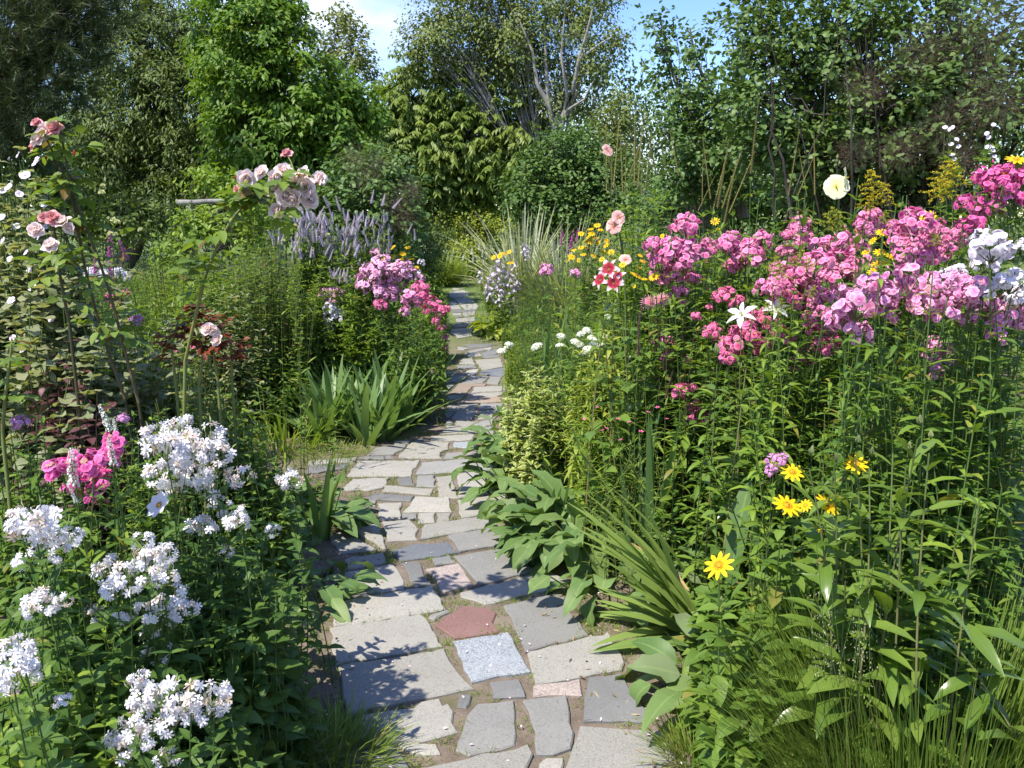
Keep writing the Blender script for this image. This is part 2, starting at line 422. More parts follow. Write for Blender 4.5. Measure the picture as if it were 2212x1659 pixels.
STONES = [
 ('A', 'l', 'large pale slab cut off by the lower picture edge beside the grass tuft', '1580,1065 1900,1085 2150,1105 2185,1170 2170,1260 2060,1330 1980,1420 1460,1420 1480,1330 1520,1200'),
 ('A', 'c', 'small cream wedge between two large slabs at the very front of the path', '1330,1290 1370,1258 1490,1262 1495,1300 1465,1370 1310,1370'),
 ('A', 'l', 'long pale slab lying crosswise at the very front of the path', '620,1325 800,1290 1270,1190 1305,1245 1265,1330 1200,1430 480,1430'),
 ('A', 'd', 'grey flagstone beside the grass at the front left corner of the path', '265,1225 420,1195 470,1200 530,1275 555,1330 560,1420 230,1420'),
 ('A', 'c', 'thin cream sliver of stone with ragged ends in front of the rough slab', '475,1180 560,1172 715,1178 735,1210 730,1245 640,1250 550,1240 495,1205'),
 ('A', 'l', 'broad rough edged speckled slab right behind the bright grass', '215,1030 250,1000 560,960 610,920 735,908 750,945 790,935 825,985 820,1050 840,1110 730,1140 630,1165 330,1205 225,1130'),
 ('A', 'g', 'upright grey slab with clipped corners, left of its twin at the front', '950,930 1190,915 1200,985 1190,1190 905,1260 815,1220 890,1000'),
 ('A', 'g', 'upright grey slab tapering forward, in front of the cream pink strip', '1230,920 1500,890 1530,1000 1545,1170 1530,1215 1420,1250 1310,1250 1270,1050'),
 ('A', 'd', 'smooth dark grey trapezoid slab with a thick front edge', '1635,775 1835,755 2035,1035 2030,1050 1590,1045 1600,950'),
 ('A', 'l', 'wide speckled grey slab under the overhanging iris leaf', '1255,620 1765,503 1790,570 1850,650 1860,690 1840,735 1310,825 1270,720'),
 ('A', 'g', 'large plain dark grey square slab right of the red stone', '1115,335 1465,250 1530,370 1640,520 1240,618 1170,450'),
 ('A', 'w', 'square bluish white speckled granite block in the middle of the path', '810,555 1145,503 1280,745 915,808'),
 ('A', 'r', 'dark red irregular flagstone behind the speckled blue square', '875,335 1020,350 1080,385 1065,440 1100,500 815,540 695,455 760,400'),
 ('A', 'p', 'narrow cream pink granite strip in front of the wide speckled slab', '1295,820 1590,785 1598,885 1290,895'),
 ('A', 'd', 'small dark slate rectangle in front of the speckled blue square', '1030,800 1220,788 1255,860 1250,895 1040,900'),
 ('A', 'd', 'tiny dark stone at the corner of the biggest slab', '850,870 930,880 920,940 880,970 830,950'),
 ('A', 'g', 'tiny pointed grey stone left of the red stone', '660,400 770,365 800,378 700,432 655,415'),
 ('A', 'l', 'biggest pale slab of the left edge, thick edged, nearest of three in a row', '110,710 760,600 800,680 850,750 940,850 155,1005 120,800'),
 ('A', 'l', 'wide pale slab on the left edge crossed by plant shadow, left of the red stone', '55,480 615,395 680,460 745,595 90,705 60,580'),
 ('A', 'l', 'wide pale slab on the left edge, farthest of three in a row', '80,330 230,290 690,215 765,365 80,470'),
 ('A', 'l', 'pale slab with a ragged right end beside the drooping broad leaves', '140,140 445,82 480,115 520,190 510,240 250,278 120,295'),
 ('A', 'l', 'short pale slab on the left edge behind the ragged ended slab', '190,40 390,15 410,80 170,120 140,60'),
 ('A', 'd', 'dark narrow rectangle of slate beside the pinkish square', '490,80 600,70 680,210 565,235'),
 ('A', 'd', 'little dark slate behind the pinkish square', '680,55 795,38 820,85 690,100'),
 ('A', 'p', 'pinkish speckled granite square', '640,118 855,85 935,215 760,260 715,245 710,195'),
 ('A', 'g', 'large grey slab right of the pinkish square', '815,40 1190,-20 1310,130 965,215'),
 ('A', 'l', 'long pale slab running out into the soil, right of the pinkish square', '848,262 1400,125 1425,150 1555,195 1420,240 1000,335 850,285'),
 ('B', 'b', 'dark blue slate lying crosswise in the path', '530,1040 700,985 980,970 1055,1050 620,1115'),
 ('B', 'g', 'grey slab reaching under the broad leaves on the right, beside the blue slate', '975,915 1480,835 1560,960 1055,1045'),
 ('B', 'l', 'long pale slab with a ragged left end behind the blue slate', '790,840 1270,768 1360,850 755,955'),
 ('B', 'l', 'squarish pale slab with a broken right side behind the blue slate', '475,815 690,795 760,870 735,905 740,955 505,968'),
 ('B', 'l', 'pale triangle of stone with its point towards the viewer', '210,870 460,822 495,968 500,1030'),
 ('B', 'g', 'grey triangle of stone on the left edge with white petals on it', '60,920 195,878 440,1030 150,1060 80,980'),
 ('B', 'l', 'pale slab half in leaf shade on the right edge below the bulging leaves', '1045,650 1420,600 1415,660 1270,750 1060,795'),
 ('B', 'c', 'cream six sided slab in the middle of the path', '625,745 725,625 990,630 1005,742'),
 ('B', 'l', 'small pale stone with a cracked side in front of the six sided slab', '740,825 748,752 883,747 868,818'),
 ('B', 'l', 'small pale stone right of the crack, in front of the six sided slab', '892,747 1003,747 988,810 880,816'),
 ('B', 'c', 'small cream square with a broken corner, left of the six sided slab', '442,680 625,670 610,720 615,795 442,806'),
 ('B', 'g', 'thin grey strip at the foot of the six sided slab', '622,752 736,752 736,795 620,792'),
 ('B', 'd', 'long dark grey sliver of stone pointing left', '340,645 420,600 722,622 690,662'),
 ('B', 'c', 'long cream slab pointed at both ends', '495,540 870,570 840,615 465,585'),
 ('B', 'c', 'upright cream rectangle standing between two grey slabs', '880,475 1015,460 1053,640 895,620'),
 ('B', 'l', 'large pale square slab on the right, partly under the leaves', '1027,455 1300,425 1360,560 1340,600 1058,640'),
 ('B', 'g', 'small grey square left of the upright cream rectangle', '740,465 878,460 873,555 725,548'),
 ('B', 'd', 'small dark square stone in the gap of the slabs', '585,480 700,475 715,540 592,540'),
 ('B', 'l', 'pale slab with a slanting end, in front of the large cream slab', '250,490 540,478 480,555 370,580 150,570'),
 ('B', 'c', 'large cream slab dappled with leaf shadow at the junction', '285,352 765,347 690,470 200,475'),
 ('B', 'g', 'long grey slab lying crosswise right of the dappled cream slab', '770,365 1340,320 1360,400 1290,422 715,460'),
 ('B', 'g', 'grey slab in front of the little blue white stone', '955,290 1420,270 1430,312 935,340'),
 ('B', 'c', 'coarse speckled slab with a shadow across it, left of the little blue white stone', '695,210 990,215 980,265 920,290 925,335 590,335 620,290'),
 ('B', 'g', 'narrow grey strip left of the coarse speckled slab', '292,325 540,312 560,337 288,345'),
 ('B', 'g', 'grey slab left of the coarse speckled slab, near the iris clump', '430,250 660,215 650,260 560,303 350,310'),
 ('B', 'l', 'pale slab of the side path, far side', '-90,350 287,322 265,360 -100,380'),
 ('B', 'd', 'dark slab of the side path, near side', '-100,385 230,370 200,410 -110,460'),
 ('B', 'w', 'little bluish white five sided stone', '1015,210 1205,200 1170,250 1140,255 1015,245'),
 ('B', 'l', 'wide pale slab behind the little bluish white stone', '840,165 1170,148 1173,193 830,205'),
 ('B', 'l', 'pale slab second in the row behind the little bluish white stone', '960,85 1240,95 1230,138 905,150'),
 ('B', 'g', 'grey slab on the right edge beside the little bluish white stone', '1230,205 1420,185 1400,266 1205,268'),
 ('B', 'g', 'grey upright stone on the right edge behind the row of pale slabs', '1240,102 1330,82 1330,185 1212,190'),
 ('B', 'd', 'small dark stone beside the brown iris litter', '722,190 800,170 790,200 710,210'),
 ('B', 'g', 'small grey stone at the foot of the iris clump', '560,205 690,192 680,220 555,232'),
 ('B', 'g', 'small grey stone by the moss on the left, near the small cream square', '335,655 438,652 415,700 320,690'),
 ('C', 'g', 'greenish grey slab beside the iris leaf tips', '872,1410 972,1278 1308,1282 1203,1413'),
 ('C', 'c', 'coarse cream slab right of the greenish grey slab', '1322,1277 1600,1257 1620,1330 1560,1383 1277,1408'),
 ('C', 'l', 'pale four sided slab in front of the greenish grey slab', '925,1422 1328,1437 1170,1500 942,1490'),
 ('C', 'g', 'grey pointed slab in front of the coarse cream slab', '1345,1432 1540,1397 1530,1490 1390,1515 1215,1490'),
 ('C', 'g', 'small grey stone tucked against the iris clump', '780,1425 878,1424 936,1478 820,1500'),
 ('C', 'l', 'pale slab second behind the coarse cream slab, left half of the row', '832,1187 1316,1165 1253,1265 752,1278'),
 ('C', 'g', 'grey slab second behind the coarse cream slab, right half of the row', '1333,1162 1700,1157 1650,1235 1272,1263'),
 ('C', 'o', 'wide tan slab below the long pale one, before the variegated leaves', '990,1150 1160,1053 1650,1062 1660,1130 1320,1158'),
 ('C', 'l', 'long thin pale slab in front of the speckled one with a raised left edge', '1152,1003 1740,978 1600,1050 1380,1058 1162,1045'),
 ('C', 'l', 'speckled light slab with a raised left edge', '1192,998 1240,906 1680,887 1665,968'),
 ('C', 'o', 'peach coloured slab in the middle distance of the path', '892,970 1002,857 1440,862 1398,895 1220,900 1110,1028 862,1010'),
 ('C', 'g', 'smooth grey slab behind the peach coloured one', '1032,850 1182,737 1468,747 1378,850'),
 ('C', 'g', 'grey slab right behind the peach coloured one', '1473,757 1670,752 1600,880 1422,850'),
 ('C', 'g', 'grey slab left of the peach coloured one', '722,1000 762,872 1000,872 920,930 832,1000'),
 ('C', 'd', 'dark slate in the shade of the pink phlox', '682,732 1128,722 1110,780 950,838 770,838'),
 ('C', 'b', 'blue slate on the right edge in front of the big cream slab', '1347,670 1718,612 1740,720 1670,743 1302,720'),
 ('C', 'c', 'big cream slab on the right edge below the white flower heads', '1242,500 1640,472 1690,598 1360,658 1312,610'),
 ('C', 'l', 'pale slab left of the big cream one', '1052,482 1210,478 1258,563 992,568'),
 ('C', 'g', 'grey strip left in front of the big cream slab', '962,582 1240,572 1280,618 1002,638'),
 ('C', 'c', 'small cream stone with a dark gap, left of the blue slate', '1142,652 1320,637 1282,708 1192,733 1082,700'),
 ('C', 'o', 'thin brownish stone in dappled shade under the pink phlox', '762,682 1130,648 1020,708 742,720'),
 ('C', 'd', 'dark grey strip behind the big cream slab', '1342,468 1392,427 1600,422 1640,463'),
 ('C', 'c', 'small cream slab pointed on the right, beyond the big cream one', '1092,392 1308,387 1378,438 1132,463'),
 ('C', 'g', 'thin grey sliver beyond the small pointed cream slab', '1112,370 1360,317 1438,345 1282,373'),
 ('C', 'd', 'dark slab beside the lone leaf right of the narrow path', '1322,400 1482,347 1600,332 1590,408 1392,433'),
 ('C', 'g', 'small grey slab on the left where the path begins to narrow', '992,292 1168,327 1082,345 982,340'),
 ('C', 'd', 'dark grey slab across the path in front of the hosta', '1092,262 1530,252 1510,290 1182,320'),
 ('C', 'l', 'small light slab beside the lone leaf in front of the hosta', '1382,320 1518,302 1518,330 1470,343 1432,340'),
 ('C', 'g', 'grey stone on the right edge under the narrow leaves', '1682,862 1830,852 1790,950 1672,963'),
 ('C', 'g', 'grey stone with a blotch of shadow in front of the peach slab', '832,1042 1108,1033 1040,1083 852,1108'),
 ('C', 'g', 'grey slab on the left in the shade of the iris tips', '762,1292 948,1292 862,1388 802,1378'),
 ('D', 'l', 'pale slab in the far path beside the front hosta leaves', '482,1362 978,1332 990,1440 652,1498 602,1430'),
 ('D', 'l', 'pale strip of stone in the far path behind the front hosta slab', '512,1290 1000,1247 990,1320 482,1348'),
 ('D', 'd', 'dark slab in the far path left of the hosta', '572,1160 1010,1112 960,1230 562,1268'),
 ('D', 'l', 'pale slab in the far path just behind the dark slab by the hosta', '602,1050 1050,1012 1050,1098 622,1128'),
 ('D', 'd', 'thin dark sliver of stone in the far path', '562,990 738,972 800,1000 642,1028'),
 ('D', 'l', 'pale slab in the far path level with the top of the hosta', '762,910 1060,882 1050,988 822,998 762,950'),
 ('D', 'c', 'small cream slab in the far path left of the hosta top', '532,930 748,917 738,965 542,968'),
 ('D', 'd', 'long thin dark stone across the far path above the hosta', '522,852 740,842 1108,832 1060,878 532,918'),
 ('D', 'l', 'broad pale slab in the far path behind the long thin dark stone', '702,732 1078,692 1130,778 1080,832 832,852'),
 ('D', 'l', 'small pale slab left of the broad one in the far path', '482,760 678,742 738,828 522,838'),
 ('D', 'l', 'pale slab in the far path below the lavender bells', '622,632 980,612 1038,668 682,718'),
 ('D', 'g', 'grey slab in the far path, third from its far end', '562,587 898,542 970,598 622,638'),
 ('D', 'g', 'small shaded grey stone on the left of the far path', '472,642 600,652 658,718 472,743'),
 ('D', 'c', 'creamy slab in the far path, second from its far end', '462,432 795,397 890,440 918,528 572,578 472,558'),
 ('D', 'l', 'pale slab in the far path just before its last stone', '482,292 758,282 790,388 562,410 492,340'),
 ('D', 'g', 'last visible stone at the far end of the path', '432,197 690,167 680,268 600,255 442,258'),
]
def make_stones():
    for reg, mk, lab, txt in STONES:
        ox, oy, sc = REG[reg]
        pts = [tuple(map(float, t.split(','))) for t in txt.split()]
        w = np.array([GP((ox + x * sc) * 2212 / 2816, (oy + y * sc) * 2212 / 2816)[:2] for x, y in pts])
        out = []
        for i in range(len(w)):
            a, b = w[i], w[(i + 1) % len(w)]
            ln = np.hypot(*(b - a)); k = max(1, int(ln / .045))
            for j in range(k):
                p = a + (b - a) * j / k
                d = np.array([b[1] - a[1], a[0] - b[0]]) / max(ln, 1e-6)
                out.append(p + d * (random.gauss(.0045, .0042) if j else .0045) + (rng.normal(0, .0018, 2)))
        out = np.array(out)
        ar = .5 * np.sum(out[:, 0] * np.roll(out[:, 1], -1) - np.roll(out[:, 0], -1) * out[:, 1])
        if ar < 0: out = out[::-1]
        n = len(out); ctr = out.mean(0)
        tang = unit(np.roll(out, -1, 0) - np.roll(out, 1, 0))
        inw = np.stack([-tang[:, 1], tang[:, 0]], 1)
        z0 = random.uniform(.001, .006)
        tilt = rng.normal(0, .004, 2)
        def zz(p, dz): return np.concatenate([p, (z0 + dz + (p - ctr) @ tilt)[:, None]], 1)
        top = zz(out + inw * .005, 0); edge = zz(out, -.005); low = zz(out, -.07)
        V = np.concatenate([top, edge, low])
        faces = [list(range(n))]
        for i in range(n):
            j = (i + 1) % n
            faces.append([n + i, n + j, j, i]); faces.append([2 * n + i, 2 * n + j, n + j, n + i])
        me = bpy.data.meshes.new('flagstone')
        org = np.array([ctr[0], ctr[1], 0])
        me.from_pydata((V - org).tolist(), [], faces)
        me.materials.append(STONE[mk]); me.update()
        o = link(bpy.data.objects.new('flagstone', me)); o.location = org
        tag(o, lab, 'paving stone', 'flagstones of the garden path')
make_stones()

# ------------------------------------------------------------------ low growth nobody could count
def scatter(n, x0, x1, y0, y1, dmin, dmax, power=1.0):
    x = rng.uniform(x0, x1, n); y = y0 + (y1 - y0) * rng.random(n) ** power
    d = pdist(x, y); k = (d > dmin) & (d < dmax) & (np.hypot(x, y) > 1.0) & (np.abs(x) < .68 * y + .8)
    return x[k], y[k]
def up(n, spread):
    return unit(np.stack([rng.normal(0, spread, n), rng.normal(0, spread, n), np.ones(n)], 1))
G_GRASS = leafmat('grass_green', (.06, .12, .02), (.12, .2, .045), dead=(.34, .28, .13), deadp=.84, rib=0, trans=.3)
G_UNDER = leafmat('undergrowth_green', (.035, .085, .018), (.085, .15, .035), dead=(.2, .16, .07))
def joints():
    mb = MB()
    x, y = scatter(70000, -1.6, 1.6, 1.9, 10, 0, .95, 1.3)
    # keep tufts in the gaps: drop those on stones
    keep = np.ones(len(x), bool)
    for o in scene.objects:
        if o.name.startswith('flagstone'):
            v = np.array([w.co[:2] for w in o.data.vertices])[:len(o.data.polygons[0].vertices)] + np.array(o.location[:2])
            mn, mx = v.min(0), v.max(0)
            idx = np.where(keep & (x > mn[0]) & (x < mx[0]) & (y > mn[1]) & (y < mx[1]))[0]
            for i in idx:
                px, py = x[i], y[i]
                a = v; b = np.roll(v, -1, 0)
                cr = ((a[:, 1] > py) != (b[:, 1] > py)) & (px < (b[:, 0] - a[:, 0]) * (py - a[:, 1]) / (b[:, 1] - a[:, 1] + 1e-12) + a[:, 0])
                if cr.sum() % 2: keep[i] = False
    x, y = x[keep], y[keep]
    clump = np.sin(x * 13 + 3 * np.sin(y * 5)) * np.sin(y * 9 + 2 * np.sin(x * 7))
    k = clump + rng.normal(0, .3, len(x)) > .12
    x, y = x[k], y[k]
    x = np.repeat(x, 5) + rng.normal(0, .008, 5 * len(x)); y = np.repeat(y, 5) + rng.normal(0, .008, 5 * len(y)); n = len(x)
    base = np.stack([x, y, gz(x, y) - .006], 1)
    mb.ribbons(base, up(n, .8), rng.normal(0, 1, (n, 3)), rng.uniform(.01, .042, n), .0013, THIN, rng.uniform(0, 1.2, n), cols=2)
    tag(build(mb, 'joint_grass', G_GRASS), 'sparse moss and short grass growing in the gaps between flagstones', 'moss', kind='stuff')
    # grit on the soil
    mb = MB()
    x, y = scatter(9000, -1.8, 1.8, 1.9, 8, .35, 1.15, 1.3)
    mb.balls(np.stack([x, y, gz(x, y) + .001], 1), rng.uniform(.0015, .006, len(x)), seg=5, squash=.6)
    gm = petalmat('grit', [(0, (.12, .10, .085)), (.6, (.25, .22, .19)), (1, (.4, .37, .33))], 'vary', trans=0, rough=.9)
    tag(build(mb, 'gravel', gm), 'loose grit and crumbs of soil along both path edges', 'gravel', kind='stuff')
joints()
def litter():
    mb = MB()
    x, y = scatter(5200, -1.7, 1.7, 1.9, 9, .3, 1.2, 1.2)
    n = len(x); z = gz(x, y) + .004 + .008 * (pdist(x, y) < .55)
    mb.ribbons(np.stack([x, y, z], 1), rng.normal(0, 1, (n, 3)) * [1, 1, .15], up(n, .35), rng.uniform(.01, .045, n), rng.uniform(.002, .006, n), LANCE[[0, 2, 4]], rng.uniform(-.8, 1.2, n), .3, cols=3)
    lm = petalmat('litter', [(0, (.12, .085, .045)), (.5, (.26, .19, .10)), (.85, (.36, .30, .16)), (1, (.18, .22, .06))], 'vary', trans=.1, rough=.9)
    tag(build(mb, 'leaf_litter', lm), 'dry brown bits of leaf and stem lying along the path edges', 'leaf litter', kind='stuff')
    mb = MB()
    x, y = scatter(150, -.9, .7, 2.0, 5.5, 0, .6, 1.1)
    n = len(x)
    mb.ribbons(np.stack([x, y, np.full(n, .009)], 1), rng.normal(0, 1, (n, 3)) * [1, 1, .1], up(n, .2), rng.uniform(.008, .018, n), .004, OVAL, rng.uniform(0, .8, n), .2, cols=3)
    tag(build(mb, 'fallen_petals', petalmat('fallen_petal', [(0, (.75, .70, .70)), (1, (.72, .5, .55))], 'vary', trans=.2)), 'small white and pink petals dropped on the flagstones', 'petals', kind='stuff')
litter()
def undergrowth():
    mb = MB()
    x, y = scatter(26000, -8, 8, 1.2, 19, .40, 9, 1.25)
    kk = pdist(x, y) > np.where(y < 4.4, .98, np.where(y < 6, .62, .42)) + rng.uniform(0, .12, len(x))
    x, y = x[kk], y[kk]
    n0 = len(x)
    k = 7
    h = rng.uniform(.08, .42, n0) * np.clip((pdist(x, y) - .75) / .9, .25, 1)
    for j in range(k):
        t = (j + rng.random(n0)) / k
        az = rng.uniform(0, 2 * pi, n0)
        hd = np.stack([np.cos(az), np.sin(az), rng.normal(.35, .35, n0)], 1)
        p = np.stack([x + .05 * np.cos(az) * t, y + .05 * np.sin(az) * t, gz(x, y) + h * t], 1)
        L = rng.uniform(.04, .1, n0)
        mb.ribbons(p, hd, np.array([0, 0, 1.]) + rng.normal(0, .25, (n0, 3)), L, L * rng.uniform(.16, .34, n0), LANCE[[0, 1, 2, 4]], rng.uniform(.1, 1.1, n0), .25)
    tag(build(mb, 'undergrowth', G_UNDER), 'low mixed green leaves covering the soil of both flower beds', 'ground cover', kind='stuff')
undergrowth()
# ------------------------------------------------------------------ trees and shrubs
BARK_D = barkmat('dark_bark', (.035, .03, .025), (.10, .085, .07))
BARK_G = barkmat('grey_bark', (.10, .09, .08), (.24, .22, .19))
BARK_W = barkmat('birch_bark', (.16, .15, .13), (.40, .38, .35), 9)

def limb(a, b, sag=.12, K=6):
    t = np.linspace(0, 1, K)[:, None]
    m = (a + b) / 2 + np.array([rng.normal(0, .06), rng.normal(0, .06), sag]) * np.linalg.norm(b - a)
    p = (1 - t) ** 2 * a + 2 * t * (1 - t) * m + t ** 2 * b
    p[1:-1] += rng.normal(0, .012, (K - 2, 3)) * np.linalg.norm(b - a)
    return p

def tree(name, label, cat, bx, by, lobes, mats, leaf, bark, trunk_r, group=None, dens=1.0, stems=1, style='oval', cl=9, csz=.16,
         droop=.3, shell=.55, twigs=True, gap=0.0, fork=.4, vis_limb=1.0, extra=None, prof=SMALL, cols=2, lobedepth=None):
    """lobes: (u, v, Y, half width px, half height px, clusters)"""
    t = thing(name, label, cat, bx, by, group)
    base = np.array([bx, by, float(gz(bx, by))])
    tr, cr = MB(), MB()
    L0, W0 = leaf
    cs, rs = [], []
    for lb in lobes:
        c = P(lb[0], lb[1], lb[2]); rx, rz = lb[3] * lb[2] / F_PX, lb[4] * lb[2] / F_PX
        cs.append(c); rs.append(np.array([rx, min(rx, rz) * .9 + .1 if lobedepth is None else lobedepth, rz]))
    cs = np.array(cs)
    # trunks
    top = cs.mean(0)
    forks = []
    for i in range(stems):
        b = base + np.array([rng.normal(0, .12 * (stems > 1)), rng.normal(0, .1 * (stems > 1)), -.05])
        tgt = base + (top - base) * fork + np.array([rng.normal(0, .35) * (stems > 1) * (top[2] - base[2]) * .35, rng.normal(0, .1), 0])
        p = limb(b, tgt, .03, 8)
        r = np.linspace(trunk_r, trunk_r * .62, 8); r[0] *= 1.25
        tr.tubes(p, r, 8); forks.append(p)
    for c, r, lb in zip(cs, rs, lobes):
        f = min(forks, key=lambda q: abs(q[-1][0] - c[0]))
        st = f[rng.integers(4, 8)]
        p = limb(st, c, .08, 7)
        lr = trunk_r * .5 * vis_limb * min(1, .5 + np.mean(r) * .5)
        tr.tubes(p, np.linspace(lr, lr * .3, 7), 6)
        n = int(lb[5] * dens)
        d = unit(rng.normal(0, 1, (n, 3)))
        rad = shell + (1.06 - shell) * rng.random(n) ** .7
        lump = 1 + .16 * np.sin(d[:, 0] * 7 + lb[0]) * np.sin(d[:, 2] * 6 + lb[1]) + .1 * np.sin(d[:, 1] * 9 + d[:, 2] * 11)
        cc = c + d * r * (rad * lump)[:, None]
        if gap:
            g = np.sin(cc[:, 0] * 3.1 / gap + lb[0]) * np.sin(cc[:, 2] * 2.7 / gap + lb[1]) * np.sin(cc[:, 1] * 2.9 / gap)
            k = g > -.14
            cc, d = cc[k], d[k]; n = len(cc)
        ok = cc[:, 2] > base[2] + .1
        cc, d = cc[ok], d[ok]; n = len(cc)
        if n == 0: continue
        if twigs:
            m = max(1, n // 4)
            sub = rng.choice(n, m, replace=False)
            j = rng.integers(2, 7, m)
            a = p[j]; e = cc[sub]
            tt = np.linspace(0, 1, 4)[None, :, None]
            pts = a[:, None] * (1 - tt) + e[:, None] * tt
            pts[:, 1:3, 2] += .1 * np.linalg.norm(e - a, axis=1)[:, None]
            pts[:, 1:3] += rng.normal(0, .03, (m, 2, 3))
            tr.tubes(pts, np.array([.011, .008, .006, .003])[None] * (.6 + trunk_r * 3), 3)
        kk = cl
        c2 = np.repeat(cc, kk, 0); d2 = np.repeat(d, kk, 0); N = len(c2)
        vv = np.clip(np.repeat(rng.random(n), kk) * .55 + rng.random(N) * .45, 0, 1)
        if style == 'needle':
            tdir = unit(np.repeat(unit(d + np.array([0, 0, .5]) + rng.normal(0, .45, (n, 3))), kk, 0))
            off = tdir * (rng.random(N) * csz * 1.6)[:, None]
            T = unit(tdir * .8 + rng.normal(0, .55, (N, 3)))
            cr.ribbons(c2 + off, T, rng.normal(0, 1, (N, 3)), L0 * rng.uniform(.7, 1.15, N), W0, THIN[[0, 3]], cols=2, v=vv)
        elif style == 'pinnate':
            tdir = np.repeat(unit(d * .8 + np.array([0, 0, .15]) + rng.normal(0, .45, (n, 3))), kk, 0)
            i = np.tile(np.arange(kk), n); s = (i // 2 + .5) / (kk / 2)
            side = unit(np.cross(tdir, [0, 0, 1.]) + 1e-3) * np.where(i % 2, 1, -1)[:, None]
            pos = c2 + tdir * (s * csz * 2)[:, None]; pos[:, 2] -= (s ** 2) * csz * .7
            T = unit(side * .8 + tdir * .5 + np.array([0, 0, -.5 - droop]) + rng.normal(0, .15, (N, 3)))
            cr.ribbons(pos, T, np.array([0, 0, 1.]) + d2 * .4, L0 * rng.uniform(.75, 1.2, N), W0, prof, droop, .2, cols=cols, v=vv)
        else:
            td = np.repeat(unit(d * .9 + rng.normal(0, .5, (n, 3)) + np.array([0, 0, .25 - droop * .6])), kk, 0)
            i_ = np.tile(np.arange(kk), n); sl = (i_ + rng.random(N)) / kk
            sd = unit(np.cross(td, np.array([0, 0, 1.]) + rng.normal(0, .3, (N, 3)))) * np.where(i_ % 2, 1, -1)[:, None]
            ln = np.repeat(rng.uniform(1.6, 3.0, n), kk) * csz
            off = td * (sl * ln - ln * .4)[:, None] + rng.normal(0, csz * .32, (N, 3)) + sd * (csz * .25)
            off[:, 2] -= sl ** 2 * ln * droop * .5
            T = unit(td * .75 + sd * .6 + rng.normal(0, .35, (N, 3)) + np.array([0, 0, -droop]))
            Nn = unit(np.array([0, 0, .9]) + d2 * .6 + rng.normal(0, .32, (N, 3)))
            cr.ribbons(c2 + off, T, Nn, L0 * rng.uniform(.5, 1.2, N), W0 * rng.uniform(.7, 1.1, N), prof, rng.uniform(0, .9, N), .22, cols=cols, v=vv)
    if extra: extra(tr)
    build(tr, 'trunk', bark, t)
    build(cr, 'crown', mats, t, smooth=True)
    return t

M_PINE = leafmat('pine_needles', (.019, .04, .016), (.042, .072, .028), rib=0, trans=.1, rough=.5)
M_DULL = leafmat('dull_willow_leaf', (.036, .075, .02), (.085, .14, .042), rib=0, trans=.3)
M_BRIGHT = leafmat('bright_tree_leaf', (.035, .095, .012), (.085, .175, .028), dead=(.32, .26, .03), deadp=.994, rib=.15, trans=.38)
M_POP = leafmat('poplar_leaf', (.06, .10, .03), (.12, .17, .06), rib=0, trans=.3)
M_ASH = leafmat('ash_leaf', (.05, .10, .02), (.115, .19, .042), rib=0, trans=.34)
M_BIRCH = leafmat('birch_leaf', (.045, .085, .024), (.11, .165, .055), dead=(.18, .2, .06), deadp=.94, rib=0, trans=.3)
M_BUSH = leafmat('dense_bush_leaf', (.026, .07, .018), (.065, .13, .035), rib=0, trans=.28)
M_LILAC = leafmat('lilac_leaf', (.028, .075, .022), (.07, .14, .045), dead=(.10, .19, .04), deadp=.93, rib=.1, trans=.3)
M_SMOKE = leafmat('smoke_bush_leaf', (.028, .07, .022), (.07, .135, .04), dead=(.11, .18, .05), deadp=.95, rib=.12, trans=.25)
M_VINE = leafmat('vine_leaf', (.06, .13, .018), (.13, .23, .04), rib=.1, trans=.36)
M_YELL = leafmat('yellow_green_leaf', (.085, .15, .025), (.2, .27, .06), rib=.1, trans=.36)
M_DARKW = leafmat('woodland_leaf', (.026, .06, .015), (.06, .115, .03), rib=0, trans=.25)
M_PLUME = petalmat('smoke_plume', [(0, (.17, .125, .09)), (1, (.27, .20, .15))], 'vary', trans=.3, rough=.9)

def woodland():
    mb = MB(); n = 8200
    x = rng.uniform(-24, 26, n); y = rng.uniform(22, 31, n) - np.abs(x) * .1
    hmax = 3.6 + 1.0 * np.sin(x * .5) * np.sin(x * .23 + 1) + np.where(x > 1, .6, 0) + np.where(x < -7, .8, 0)
    z = gz(x, y) + hmax * rng.random(n) ** .8
    k = ~((x < -5.6) & (x > -9.6) & (z < 1.7))
    x, y, z = x[k], y[k], z[k]; n = len(x)
    c = np.repeat(np.stack([x, y, z], 1), 14, 0); N = len(c)
    mb.ribbons(c + rng.normal(0, .28, (N, 3)), rng.normal(0, 1, (N, 3)) + [0, 0, -.3], np.array([-.3, -.5, .9]) + rng.normal(0, .4, (N, 3)), rng.uniform(.1, .2, N), rng.uniform(.03, .05, N), SMALL, .4, .2, cols=2)
    tag(build(mb, 'woodland', M_DARKW), 'dark mass of woodland undergrowth closing the view behind the garden', 'woodland', kind='stuff')
woodland()

